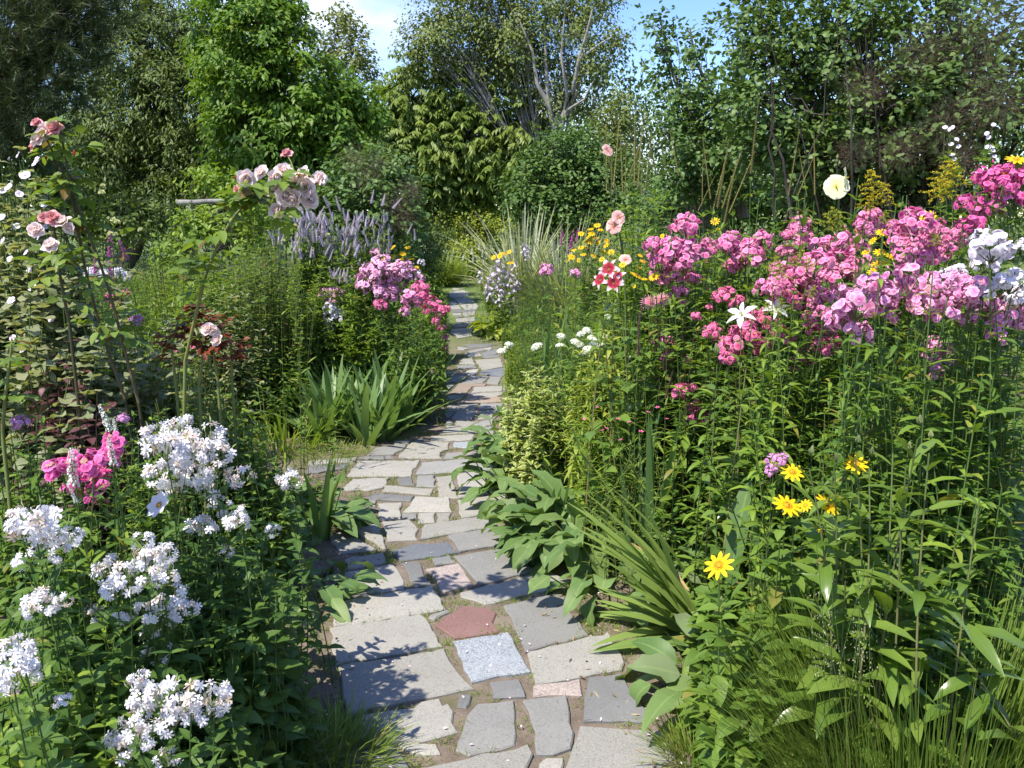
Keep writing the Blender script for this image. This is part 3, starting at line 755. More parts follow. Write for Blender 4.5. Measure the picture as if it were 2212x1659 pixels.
tree('pine_tree', 'dark long needled pine filling the top left corner', 'tree', -9.3, 12.6,
     [(60, 60, 12, 140, 110, 190), (140, 10, 12, 100, 80, 130), (20, 190, 12, 120, 90, 140), (120, 130, 12.3, 80, 70, 90), (60, 280, 12.2, 100, 60, 70),
      (-60, 100, 12.5, 120, 160, 120), (90, -110, 12.5, 170, 110, 150), (180, -70, 12.5, 90, 70, 70), (-20, 250, 12.4, 70, 55, 60)],
     M_PINE, (.17, .0055), BARK_D, .16, style='needle', cl=42, csz=.17, shell=.35, fork=.6, dens=1.45)
tree('willow_tree', 'dull dark green narrow leaved tree between the pine and the bright tree', 'tree', -8.2, 17.5,
     [(310, 110, 17, 120, 105, 260), (400, 70, 17.3, 95, 80, 190), (265, 250, 17, 110, 105, 230), (390, 220, 16.8, 110, 110, 240), (330, 340, 16.8, 140, 75, 210),
      (450, 310, 17, 90, 85, 140), (240, 360, 17.2, 80, 55, 90), (290, 30, 17.6, 70, 50, 90), (460, 420, 17, 80, 40, 70), (200, 200, 17.5, 60, 70, 80), (450, 150, 17.4, 80, 90, 130), (250, 420, 17.4, 90, 40, 80), (350, 440, 16.6, 120, 45, 150), (180, 300, 17.2, 60, 60, 90), (430, 400, 16.4, 90, 55, 130), (150, 400, 17, 80, 60, 110), (480, 240, 17.2, 60, 80, 90)],
     M_DULL, (.125, .019), BARK_D, .16, cl=20, csz=.17, droop=.45, stems=3, gap=.55, dens=1.8)
tree('cherry_tree', 'bright green large leaved tree in full sun, left of the sky gap', 'tree', -4.6, 15.6,
     [(575, 75, 15, 85, 90, 220), (545, 10, 15.2, 80, 70, 140), (540, 160, 15, 95, 95, 220), (640, 185, 14.8, 95, 85, 230), (715, 250, 14.8, 85, 70, 160),
      (570, 290, 14.8, 115, 85, 230), (670, 330, 14.9, 95, 60, 150), (570, -30, 15.3, 60, 70, 110), (730, 215, 15.2, 45, 45, 50), (765, 290, 15, 60, 60, 90), (775, 225, 15.2, 45, 45, 60), (455, 60, 15.8, 50, 60, 70), (600, 385, 15.2, 100, 45, 120), (700, 345, 15.2, 80, 45, 100), (500, 260, 15.2, 50, 60, 70), (530, 360, 15.3, 70, 50, 80), (470, 120, 15.6, 45, 80, 80), (480, 200, 15.6, 45, 60, 60)],
     M_BRIGHT, (.135, .031), BARK_D, .15, cl=22, csz=.15, dens=.85, droop=.5, prof=LANCE[[0, 1, 2, 4]], cols=3, gap=.5)
tree('poplar_tree', 'small distant poplar crown peeping out behind the bright tree', 'tree', -5.1, 24.5,
     [(730, 55, 24, 38, 36, 80), (720, 110, 24, 48, 45, 110), (772, 110, 24, 34, 40, 70), (700, 190, 24, 60, 60, 90), (790, 160, 24, 30, 40, 50), (760, 250, 24, 50, 60, 60)],
     M_POP, (.11, .045), BARK_G, .14, cl=12, csz=.2, shell=.3, gap=.7)
tree('ash_tree', 'ash like tree with drooping compound leaves right of the sky gap', 'tree', -1.0, 24.0,
     [(950, 180, 23.0, 95, 60, 150), (890, 215, 22.8, 55, 60, 90), (1040, 215, 23.0, 105, 70, 180), (1000, 300, 22.6, 130, 75, 220), (1110, 265, 22.8, 80, 65, 120),
      (920, 310, 22.6, 80, 65, 110), (1080, 345, 22.4, 80, 50, 110), (1150, 300, 22.8, 50, 50, 60), (1010, 390, 22.6, 80, 40, 80), (870, 280, 23.0, 45, 50, 50), (880, 350, 22.8, 60, 45, 70), (960, 390, 22.6, 70, 40, 70), (820, 330, 23.0, 50, 50, 60), (845, 235, 23.2, 40, 50, 50), (830, 285, 23.0, 45, 45, 50)],
     M_ASH, (.175, .028), BARK_D, .15, style='pinnate', cl=14, csz=.20, droop=.35, dens=1.7, stems=2)
def birch_limbs(tr):
    def br(pts, r0, r1):
        w = np.array([P(*p) for p in pts]); K = len(w)
        tr.tubes(w, np.linspace(r0, r1, K), 6)
    br([(1190, 420, 22), (1196, 340, 22), (1200, 290, 21.8), (1186, 230, 21.6), (1180, 150, 21.5), (1176, 60, 21.5)], .12, .03)
    br([(1200, 290, 21.8), (1222, 240, 21.5), (1240, 190, 21.3), (1250, 130, 21.2), (1268, 70, 21.1), (1280, 20, 21)], .09, .02)
    br([(1250, 130, 21.2), (1275, 110, 21), (1300, 92, 21), (1322, 80, 21)], .04, .012)
    br([(1186, 230, 21.6), (1160, 180, 21.5), (1150, 110, 21.4), (1120, 40, 21.3)], .07, .02)
    br([(1196, 340, 22), (1215, 270, 21.6), (1225, 200, 21.3), (1212, 120, 21.2), (1220, 30, 21.1)], .07, .02)
    br([(1222, 240, 21.5), (1262, 215, 21.2), (1285, 170, 21)], .04, .012)
tree('birch_tree', 'tall airy birch with pale trunks showing through its crown', 'tree', 1.15, 22.2,
     [(950, 60, 22, 75, 70, 190), (1030, 15, 22.3, 100, 75, 240), (1130, 60, 22, 110, 80, 240), (1240, 25, 22, 95, 60, 170), (1275, 120, 21.6, 60, 60, 100),
      (1170, 150, 22.2, 85, 60, 150), (1085, 110, 22.3, 95, 70, 190), (1325, 95, 21.8, 36, 30, 36), (1225, 215, 22, 70, 45, 70), (1150, -60, 22.5, 150, 70, 200), (1000, 130, 22.5, 80, 50, 120), (1010, -70, 22.6, 110, 60, 130), (905, 110, 22.2, 35, 50, 60), (1300, -20, 22, 40, 50, 40)],
     M_BIRCH, (.095, .033), BARK_W, .11, cl=17, csz=.2, droop=.5, shell=.2, gap=.75, extra=birch_limbs, fork=.3, vis_limb=.5, dens=1.3)
tree('birch_sapling', 'small yellowish birch in front of the blue sky gap on the right', 'tree', 3.0, 19,
     [(1325, 265, 18, 50, 50, 70), (1362, 240, 18, 24, 36, 28), (1300, 320, 18, 65, 50, 80), (1350, 340, 18, 55, 50, 60), (1345, 215, 18, 20, 25, 14)],
     M_BIRCH, (.085, .03), BARK_W, .05, cl=13, csz=.16, shell=.2, droop=.5)
tree('rounded_bush', 'dense dark green rounded bush behind the striped grass', 'shrub', 1.5, 14.6,
     [(1215, 355, 14, 85, 65, 230), (1175, 400, 13.8, 75, 60, 190), (1285, 400, 13.8, 85, 60, 220), (1260, 320, 14.2, 55, 45, 110), (1350, 400, 14, 65, 60, 150), (1240, 450, 13.6, 110, 50, 200), (1150, 440, 13.7, 50, 50, 90)],
     M_BUSH, (.085, .026), BARK_D, .05, cl=13, csz=.13, stems=3, shell=.6, prof=LANCE[[0, 1, 2, 4]], cols=3)

def lilac_limbs(tr):
    for pts in ([(1600, 470, 8.6), (1570, 380, 8.5), (1520, 300, 8.4), (1470, 210, 8.4), (1440, 110, 8.4), (1425, 30, 8.4)],
                [(1580, 470, 8.7), (1560, 330, 8.5), (1545, 230, 8.4), (1500, 120, 8.4), (1490, 60, 8.4)],
                [(1570, 470, 8.7), (1500, 380, 8.5), (1450, 300, 8.4), (1420, 250, 8.4)],
                [(1610, 470, 8.5), (1590, 350, 8.5), (1600, 200, 8.5), (1580, 80, 8.5)]):
        w = np.array([P(*p) for p in pts]); tr.tubes(w, np.linspace(.035, .007, len(w)), 6)
tree('lilac_shrub', 'tall open shrub with bare grey stems reaching into the blue sky', 'shrub', 2.3, 8.8,
     [(1440, 95, 8.4, 26, 58, 22), (1410, 50, 8.3, 16, 42, 12), (1487, 110, 8.4, 28, 48, 22), (1495, 205, 8.4, 55, 58, 62), (1455, 270, 8.3, 36, 48, 32), (1428, 160, 8.3, 20, 36, 12),
      (1555, 255, 8.4, 80, 75, 130), (1500, 320, 8.2, 85, 60, 120), (1590, 140, 8.5, 45, 60, 50), (1590, 340, 8.3, 80, 60, 100), (1470, 385, 8.4, 60, 50, 60), (1560, 410, 8.4, 90, 50, 90), (1430, 440, 9.2, 60, 45, 80), (1500, 450, 9.2, 70, 40, 80), (1385, 430, 9.6, 40, 50, 50), (1525, 70, 8.6, 16, 30, 6)],
     M_LILAC, (.056, .020), BARK_G, .035, cl=12, csz=.085, stems=3, shell=.25, prof=ROUND[[0, 1, 2, 4]], cols=3, extra=lilac_limbs, droop=.1, gap=.35)

def smoke_limbs(tr):
    for i in range(15):
        u0 = rng.uniform(1640, 2190); u1 = u0 + rng.normal(-40, 110); Y = rng.uniform(5.6, 7)
        p = limb(P(u0, 480, Y), P(u1, rng.uniform(-40, 200), Y - .2), .03, 7)
        tr.tubes(p, np.linspace(rng.uniform(.004, .012), .002, 7), 4)
sm = tree('smoke_tree', 'massive shady smoke tree on the right with bluish round leaves', 'tree', 3.3, 7.2,
     [(1620, 60, 6.8, 75, 75, 95), (1700, 115, 6.6, 115, 100, 190), (1650, 225, 6.4, 95, 80, 140), (1750, 245, 6.3, 115, 90, 170), (1850, 95, 6.4, 125, 105, 200),
      (1910, 245, 6.2, 120, 90, 180), (2000, 55, 6.3, 120, 100, 180), (2055, 195, 6.1, 115, 95, 180), (2150, 90, 6.2, 110, 110, 160), (2170, 250, 6, 90, 80, 120),
      (1720, 345, 6.5, 110, 55, 110), (1850, 345, 6.5, 120, 55, 110), (2000, 330, 6.4, 120, 55, 110), (1640, 330, 6.6, 65, 65, 80), (1760, -30, 6.8, 200, 70, 180), (2020, -70, 6.8, 220, 70, 180),
      (1900, 180, 7.2, 300, 170, 420), (2240, 180, 6.3, 80, 180, 120), (1830, 420, 6.8, 170, 40, 130), (2080, 420, 6.8, 170, 40, 120)],
     M_SMOKE, (.049, .0205), BARK_D, .06, cl=9, csz=.09, stems=4, shell=.3, dens=1.2, gap=.45, prof=ROUND[[0, 1, 2, 4]], cols=3, droop=.1, extra=smoke_limbs)
def plumes(t, spots, scale=1.0):
    for (u, v, Y, r) in spots:
        mb = MB(); c = P(u, v, Y); R = r * Y / F_PX
        n = int(1300 * scale)
        o = rng.normal(0, .42, (n, 3)) * R
        mb.ribbons(c + o, unit(o + rng.normal(0, .3 * R, (n, 3))), rng.normal(0, 1, (n, 3)), rng.uniform(.15, .4, n) * R, .00045 * Y / 6, THIN[[0, 3]], cols=2)
        build(mb, 'plume', M_PLUME, t)
plumes(sm, [(1990, 110, 5.8, 62), (2110, 60, 5.8, 75), (1870, 190, 5.9, 55), (2050, 260, 5.7, 60), (2140, 150, 5.7, 62), (1950, 320, 5.8, 50), (2160, 225, 5.6, 60),
            (2195, 30, 5.8, 62), (2070, 340, 5.7, 45), (1845, 330, 5.9, 40)])
sb = tree('smoke_bush', 'low smoke bush with brown fluffy plumes left of the path end', 'shrub', -2.0, 11.8,
     [(770, 370, 11.5, 70, 55, 90), (850, 390, 11.4, 60, 55, 80), (800, 440, 11.2, 90, 55, 100), (880, 460, 11.2, 45, 55, 60), (740, 430, 11.4, 50, 50, 50), (830, 510, 11.3, 80, 45, 60)],
     M_LILAC, (.08, .028), BARK_D, .04, cl=9, csz=.1, stems=3, shell=.3, prof=ROUND[[0, 1, 2, 4]], cols=3)
plumes(sb, [(765, 345, 11, 32), (815, 355, 11, 30), (886, 412, 10.9, 28), (868, 465, 10.8, 40), (790, 395, 11, 30), (845, 430, 10.9, 26)], .7)
tree('vine_mound', 'fresh green vine arching over a stump near the end of the path', 'vine', -0.9, 23.2,
     [(1045, 405, 22.8, 48, 20, 60), (1015, 440, 22.8, 32, 30, 50), (1080, 440, 22.6, 45, 35, 80), (1000, 475, 22.6, 35, 30, 50), (1070, 395, 22.8, 30, 12, 25)],
     M_VINE, (.14, .052), BARK_D, .03, cl=9, csz=.16, shell=.4, prof=ROUND[[0, 1, 2, 4]], cols=3)
tree('euonymus_bush', 'low yellowish green bush beside the far end of the path', 'shrub', -1.3, 22.8,
     [(1005, 510, 22.0, 50, 35, 110), (1040, 480, 22.2, 55, 30, 90), (1020, 555, 21.6, 40, 40, 80), (960, 470, 22.3, 40, 25, 50), (1085, 500, 22.0, 45, 40, 80)],
     M_YELL, (.09, .027), BARK_D, .02, cl=10, csz=.13, stems=3, shell=.5)
tree('boxwood_bush', 'dark fine leaved bush left of the far end of the path', 'shrub', -2.0, 17.4,
     [(920, 545, 17.1, 45, 45, 130), (890, 570, 16.9, 45, 40, 90), (945, 510, 17.3, 35, 35, 70), (930, 590, 16.8, 40, 30, 60)],
     M_DARKW, (.06, .015), BARK_D, .02, cl=13, csz=.1, stems=3, shell=.4)
tree('arbor_climber', 'bright green climber growing over the weathered wooden arbor', 'climbing plant', -4.6, 9.5,
     [(460, 400, 9.9, 55, 32, 80), (530, 415, 9.9, 50, 40, 80), (500, 465, 9.7, 60, 30, 70), (560, 450, 9.6, 40, 40, 50), (370, 540, 8.9, 30, 35, 40), (530, 440, 8.8, 42, 22, 34), (440, 490, 8.8, 40, 26, 34), (412, 478, 8.8, 24, 28, 30), (560, 510, 9.1, 60, 40, 50)],
     M_VINE, (.075, .022), BARK_D, .02, cl=9, csz=.08, stems=2, shell=.3, prof=LANCE[[0, 1, 2, 4]], cols=3)
tree('bramble_thicket', 'low tangled dark thicket in the shade under the ash like tree', 'shrub', -2.2, 23.6,
     [(900, 400, 23.1, 60, 45, 80), (960, 430, 22.9, 55, 45, 80), (1000, 400, 23.3, 50, 40, 60), (930, 475, 22.7, 60, 35, 70)],
     M_DARKW, (.13, .042), BARK_G, .025, cl=10, csz=.2, stems=5, shell=.2, gap=.4)

# ------------------------------------------------------------------ weathered wooden arbor
def arbor():
    p1, p2 = P(408, 437, 9.0), P(603, 437, 9.0)
    t = thing('garden_arbor', 'low weathered grey wooden arbor half hidden by climbers and roses', 'arbor', (p1[0] + p2[0]) / 2, 9.4)
    wood = barkmat('weathered_wood', (.12, .115, .10), (.29, .28, .25), 20)
    h = p1[2]
    def beam(a, b, r, nm):
        mb = MB(); w = limb(np.array(a, float), np.array(b, float), 0, 8)
        ext = [w[0]] + list(w) + [w[-1]]
        mb.tubes(np.array(ext), np.array([.001] + [r] * 8 + [.001]) * np.concatenate([[1], 1 + rng.normal(0, .05, 8), [1]]), 9)
        build(mb, nm, wood, t)
    for x in (p1[0], p2[0]):
        for y in (9.0, 9.9):
            beam((x, y, float(gz(x, y)) - .05), (x, y, h - .03), .034, 'post')
    for y in (9.0, 9.9): beam((p1[0] - .12, y, h), (p2[0] + .2, y, h + .015), .026, 'beam')
arbor()

tree('hazel_bush', 'broad mid green bush at the foot of the dull narrow leaved tree', 'shrub', -6.2, 12.6,
     [(260, 470, 12.2, 90, 40, 120), (180, 455, 12.4, 70, 50, 100), (330, 465, 12.4, 60, 35, 60), (120, 400, 12.6, 60, 60, 80), (40, 340, 12.4, 80, 60, 100), (30, 430, 12.2, 90, 60, 110), (-40, 380, 12.4, 60, 90, 70)],
     M_DULL, (.08, .026), BARK_D, .03, cl=12, csz=.12, stems=4, shell=.3, prof=LANCE[[0, 1, 2, 4]], cols=3)
tree('dogwood_bush', 'leafy green bush behind the arbor and the lavender mass', 'shrub', -3.4, 11.6,
     [(590, 470, 11.2, 90, 45, 130), (690, 450, 11.4, 70, 40, 100), (640, 420, 11.6, 70, 40, 80), (520, 500, 11, 70, 35, 90), (730, 490, 11.2, 60, 40, 80)],
     M_BUSH, (.085, .027), BARK_D, .03, cl=12, csz=.12, stems=4, shell=.3, prof=LANCE[[0, 1, 2, 4]], cols=3)

tree('privet_hedge', 'dark leafy hedge seen between the open shrub and the phlox on the right', 'hedge', 3.0, 11.6,
     [(1420, 440, 11, 60, 45, 80), (1510, 425, 11, 70, 50, 110), (1600, 430, 11, 80, 50, 120), (1700, 430, 10.8, 80, 50, 110), (1800, 440, 10.6, 80, 45, 100), (1900, 440, 10.4, 80, 45, 90)],
     M_BUSH, (.08, .028), BARK_D, .03, cl=12, csz=.12, stems=4, shell=.2, prof=LANCE[[0, 1, 2, 4]], cols=3)
# ------------------------------------------------------------------ leaf materials of the perennials
L_PHLOX = leafmat('phlox_leaf', (.032, .088, .016), (.085, .165, .032), dead=(.24, .22, .05), deadp=.965)
L_SOAP = leafmat('soapwort_leaf', (.026, .072, .018), (.06, .13, .03))
L_FRESH = leafmat('fresh_leaf', (.055, .125, .018), (.12, .215, .035), dead=(.3, .28, .05), deadp=.975)
L_LIME = leafmat('lime_leaf', (.07, .145, .02), (.135, .22, .04), dead=(.3, .28, .05), deadp=.975)
L_MID = leafmat('mid_leaf', (.04, .10, .02), (.09, .175, .035), dead=(.26, .24, .06), deadp=.98)
L_FINE = leafmat('fine_leaf', (.055, .115, .025), (.12, .20, .05), rib=0)
L_GREY = leafmat('grey_green_leaf', (.085, .135, .085), (.16, .21, .145), rib=.12)
L_DARKP = leafmat('purple_leaf', (.022, .010, .016), (.06, .028, .035), rib=.06, trans=.15)
L_ROSE = leafmat('rose_leaf', (.045, .10, .022), (.10, .18, .035), dead=(.16, .09, .03), deadp=.93)
L_RED = leafmat('red_young_leaf', (.06, .022, .012), (.12, .035, .018), dead=(.07, .10, .02), deadp=.62, rib=.05)
L_BROAD = leafmat('broad_leaf', (.045, .105, .038), (.085, .155, .06), dead=(.2, .26, .13), deadp=.93, rib=.4, veins=True, rough=.5, trans=.3)
L_HOSTA = leafmat('hosta_leaf', (.10, .17, .02), (.20, .28, .04), rib=.1, veins=True)
L_IRIS = leafmat('iris_blade', (.055, .125, .05), (.095, .185, .08), rib=0, rough=.4)
L_VARI = leafmat('cream_edged_leaf', (.08, .15, .03), (.14, .22, .05), rib=0, edge=((.56, .60, .28), .45))
L_STRIPE = leafmat('striped_grass_blade', (.10, .16, .08), (.15, .22, .12), rib=0, edge=((.62, .64, .50), .25))
L_BLUEG = leafmat('blue_grass_blade', (.08, .135, .09), (.16, .225, .16), rib=0)
L_RUSH = leafmat('tussock_blade', (.045, .10, .018), (.10, .18, .04), dead=(.22, .22, .08), deadp=.93, rib=0)
L_LILY = leafmat('lily_leaf', (.05, .11, .022), (.095, .175, .04), rough=.25, spec=.6, rib=.1)
STEM_G = petalmat('green_stem', [(0, (.10, .13, .04)), (1, (.07, .13, .03))], trans=.05, rough=.5)
STEM_D = petalmat('dark_stem', [(0, (.13, .10, .05)), (1, (.05, .05, .025))], trans=.05, rough=.5)
STEM_Y = petalmat('cane', [(0, (.20, .20, .06)), (1, (.16, .2, .06))], trans=.05, rough=.5)
STEM_B = petalmat('tan_stem', [(0, (.26, .19, .10)), (.6, (.17, .17, .07)), (1, (.09, .13, .04))], trans=.05, rough=.6)
# ------------------------------------------------------------------ petal materials
def pm(name, eye, mid, edge, vary=None): return petalmat(name, [(0, eye), (.26, eye), (.40, mid), (.6, mid), (.9, edge), (1, edge)], vary=vary)
PH = {
 'pink': pm('phlox_pink', (.50, .02, .20), (.78, .14, .37), (.84, .37, .55), ((.85, .44, .58), .5)),
 'lilacpink': pm('phlox_lilac_pink', (.60, .06, .30), (.80, .27, .51), (.85, .48, .67), ((.85, .50, .64), .5)),
 'rose': pm('phlox_rose', (.46, .01, .10), (.76, .11, .29), (.80, .32, .46), ((.80, .22, .40), .45)),
 'hot': pm('phlox_magenta', (.32, .005, .08), (.70, .05, .27), (.80, .20, .46), ((.82, .26, .52), .55)),
 'pale': pm('phlox_pale', (.62, .10, .34), (.80, .46, .64), (.83, .66, .76), ((.80, .30, .50), .55)),
 'white': pm('phlox_white', (.70, .55, .66), (.80, .76, .80), (.83, .80, .83), ((.82, .82, .84), .5)),
 'mauve': pm('phlox_mauve', (.50, .06, .30), (.62, .22, .50), (.72, .42, .62), ((.74, .5, .66), .5)),
}
M_SOAPF = petalmat('soapwort_petal', [(0, (.70, .74, .55)), (.25, (.82, .81, .80)), (1, (.84, .83, .84))], vary=((.80, .70, .72), .25), trans=.3)
M_FADE = petalmat('phlox_fading', [(0, (.36, .16, .16)), (1, (.62, .36, .34))], vary=((.45, .28, .16), .7), trans=.3)
M_SOAPO = petalmat('soapwort_fading', [(0, (.55, .5, .3)), (1, (.74, .60, .58))], vary=((.6, .45, .35), .5), trans=.3)
M_UMBEL = petalmat('white_umbel', [(0, (.62, .70, .42)), (.5, (.76, .78, .62)), (1, (.82, .82, .74))], trans=.25)
M_YEL = petalmat('yellow_ray', [(0, (.78, .38, .005)), (.4, (.82, .52, .008)), (1, (.84, .60, .02))], trans=.3)
M_YELC = petalmat('yellow_disc', [(0, (.42, .20, .01)), (1, (.62, .36, .02))], 'vary', trans=0)
M_BRNC = petalmat('brown_disc', [(0, (.10, .05, .01)), (1, (.30, .15, .02))], 'vary', trans=0)
M_ROSE = petalmat('blush_rose_petal', [(0, (.84, .46, .42)), (.4, (.88, .68, .64)), (1, (.90, .79, .75))], vary=((.90, .84, .80), .4), trans=.45)
M_ROSED = petalmat('deep_rose_petal', [(0, (.66, .14, .16)), (.5, (.76, .30, .32)), (1, (.80, .44, .44))], vary=((.80, .52, .50), .4), trans=.3)
M_BUD = petalmat('rose_bud', [(0, (.55, .06, .06)), (1, (.66, .10, .10))], trans=.2)
M_VERO = petalmat('lavender_floret', [(0, (.46, .40, .47)), (1, (.68, .61, .70))], vary=((.66, .60, .64), .5), trans=.2)
M_LYTH = petalmat('magenta_spike', [(0, (.36, .05, .22)), (1, (.56, .14, .42))], trans=.2)
M_WSPK = petalmat('white_spike', [(0, (.55, .62, .42)), (1, (.80, .80, .76))], trans=.2)
M_OLIVE = petalmat('spent_spike', [(0, (.17, .16, .045)), (1, (.28, .25, .08))], 'vary', trans=.1)
M_BROWN = petalmat('brown_spike', [(0, (.10, .05, .05)), (1, (.20, .11, .10))], 'vary', trans=.1)
M_GOLD = petalmat('goldenrod', [(0, (.36, .36, .03)), (1, (.66, .50, .02))], 'vary', trans=.2)
M_GOLDG = petalmat('goldenrod_green', [(0, (.22, .27, .03)), (1, (.46, .44, .04))], 'vary', trans=.2)
M_PEACH = petalmat('peach_mallow', [(0, (.62, .42, .12)), (.18, (.62, .18, .14)), (.35, (.78, .42, .36)), (1, (.82, .60, .54))], trans=.35)
M_CREAM = petalmat('cream_mallow', [(0, (.66, .62, .10)), (.3, (.80, .80, .46)), (1, (.83, .84, .62))], trans=.35)
M_WMAL = petalmat('white_mallow', [(0, (.42, .10, .30)), (.25, (.74, .66, .76)), (1, (.82, .78, .84))], trans=.3)
M_LILY = petalmat('white_lily', [(0, (.60, .70, .36)), (.3, (.82, .80, .80)), (1, (.84, .82, .84))], trans=.35)
M_STAR = petalmat('crimson_lily', [(0, (.40, .40, .10)), (.12, (.34, .012, .035)), (.48, (.42, .025, .06)), (.66, (.80, .58, .60)), (1, (.83, .80, .78))], trans=.3)
M_SPID = petalmat('rose_spider', [(0, (.60, .10, .20)), (1, (.78, .40, .50))], trans=.3)
M_HOSB = petalmat('lavender_bell', [(0, (.52, .42, .62)), (1, (.80, .74, .82))], trans=.3)
M_BUDG = petalmat('green_bud', [(0, (.22, .30, .10)), (1, (.34, .38, .18))], trans=.2)
M_PALEY = petalmat('pale_yellow', [(0, (.50, .55, .16)), (1, (.80, .78, .46))], trans=.2)
M_ORANGE = petalmat('orange_petal', [(0, (.55, .12, .005)), (1, (.72, .26, .01))], trans=.25)
M_REDP = petalmat('red_petal', [(0, (.45, .02, .02)), (1, (.60, .04, .03))], trans=.25)

# ------------------------------------------------------------------ flower templates, one unit across, facing +Z
def dirs(n, zmin, zmax=1.0):
    i = np.arange(n) + .5
    z = zmax - (zmax - zmin) * i / n
    ph = i * 2.39996 + rng.normal(0, .12, n)
    r = np.sqrt(np.maximum(0, 1 - z * z))
    return unit(np.stack([r * np.cos(ph), r * np.sin(ph), z], 1) + rng.normal(0, .05, (n, 3)))
def ring(N, k, ph0):
    N = unit(N); n = len(N)
    ref = np.where(np.abs(N[:, 2:3]) > .9, np.array([1., 0, 0]), np.array([0, 0, 1.]))
    a = unit(np.cross(ref, N)); b = np.cross(N, a)
    ph = ph0[:, None] + np.arange(k)[None] * 2 * pi / k
    return np.cos(ph)[..., None] * a[:, None] + np.sin(ph)[..., None] * b[:, None]
def florets(mb, C, N, size, k=5, prof=PETAL, wr=.36, cup=.2, bend=.35, mat=0, cols=2):
    n = len(C); R = ring(N, k, rng.uniform(0, 6, n))
    T = (R + cup * N[:, None]).reshape(-1, 3)
    v = np.repeat(rng.random(n), k)
    s = np.repeat(np.broadcast_to(size, (n,)), k)
    mb.ribbons(np.repeat(C, k, 0) + rng.normal(0, .004, (n * k, 3)) * s[:, None], T, np.repeat(N, k, 0), s * .5, s * wr * .5 * rng.uniform(.9, 1.1, n * k), prof, bend, .0, cols=cols, mat=mat, v=v)
PHP = np.array([(0, .38), (.35, .72), (.75, 1), (1, .7)])
def lumps(n, k, zmin, rad, tall, sub):
    """points over a panicle made of k smaller domes"""
    cd = dirs(k, zmin); cc = cd * np.array([rad, rad, rad * tall]) * rng.uniform(.75, 1.1, (k, 1))
    w = rng.integers(0, k, n)
    d = unit(rng.normal(0, 1, (n, 3)) + cd[w] * 1.1 + [0, 0, .25])
    return cc[w] + d * sub * rng.uniform(.75, 1.1, (n, 1)), d, cc
def phlox_head(n=46, fs=.27, tall=.85, k=7):
    mb = MB(); C, d, cc = lumps(n, k, -.4, .27, tall, .19)
    N = unit(d + np.array([0, 0, .15]) + rng.normal(0, .25, (n, 3)))
    old = rng.random(n) < .07
    florets(mb, C[~old], N[~old], fs * rng.uniform(.7, 1.12, (~old).sum()), prof=PHP, wr=.6, cup=.1, bend=.45)
    if old.any(): florets(mb, C[old], N[old], fs * rng.uniform(.5, .8, old.sum()), prof=PHP, wr=.45, cup=.5, bend=1.2, mat=2)
    m = n // 3
    b = cc[rng.integers(0, len(cc), m)] + rng.normal(0, .13, (m, 3))
    mb.ribbons(b, unit(b + [0, 0, .4]), rng.normal(0, 1, (m, 3)), .13, .018, LANCE, 0, .8, cols=2, mat=0, v=.05)
    mb.ribbons(b * .8, unit(b + [0, 0, .4]), rng.normal(0, 1, (m, 3)), .12, .016, LANCE, 0, .8, cols=2, mat=1)
    st = np.broadcast_to([0, 0, -.3], cc.shape)
    mb.tubes(np.stack([st, (st + cc) / 2 + [0, 0, -.03], cc], 1), [.016, .013, .009], 4, mat=1)
    return mb
def soap_head(n=17):
    mb = MB(); C, d, cc = lumps(n, 5, -.5, .27, .9, .24)
    N = unit(d + np.array([0, 0, .2]) + rng.normal(0, .35, (n, 3)))
    fs = .36 * rng.uniform(.75, 1.12, n)
    fade = rng.random(n) < .14
    for sel, mt in ((~fade, 0), (fade, 2)):
        if sel.any():
            florets(mb, C[sel], N[sel], fs[sel], 6, PETAL, .24, .1, .6, cols=3, mat=mt)
            florets(mb, C[sel] + N[sel] * .02, N[sel], fs[sel] * .75, 5, PETAL, .22, .8, .5, mat=mt)
    m = 9
    b = cc[rng.integers(0, len(cc), m)] + rng.normal(0, .12, (m, 3))
    mb.ribbons(b, unit(b + [0, 0, .5]), rng.normal(0, 1, (m, 3)), .24, .03, OVAL, .2, .8, cols=3, mat=1)
    st = np.broadcast_to([0, 0, -.3], cc.shape)
    mb.tubes(np.stack([st, (st + cc) / 2, cc], 1), [.02, .015, .01], 4, mat=1)
    return mb
def umbel_head(n=70):
    mb = MB(); d = dirs(n, .05)
    C = d * np.array([.42, .42, .26])
    florets(mb, C, unit(d + rng.normal(0, .2, (n, 3))), .17, 4, SMALL, .5, .3, .3)
    s = dirs(12, .2) * np.array([.4, .4, .2])
    mb.ribbons(np.tile([0, 0, -.25], (12, 1)), s + [0, 0, .25], [0, .3, 1.], np.linalg.norm(s + [0, 0, .25], axis=1), .012, THIN, cols=2, mat=1)
    return mb
def daisy(n=11, wr=.155, cup=.12, disc=.13, prof=RAY, bend=.25):
    mb = MB(); N = np.array([[0, 0, 1.]])
    florets(mb, np.zeros((1, 3)), N, np.array([1.0]), n, prof, wr, cup, bend, cols=3)
    d = dirs(34, .05); mb.ribbons(d * disc * [1, 1, .75], d, [.2, .1, 1.], .05, .022, OVAL, cols=2, mat=1)
    mb.balls([[0, 0, 0.]], disc * .9, mat=1, squash=.7)
    return mb
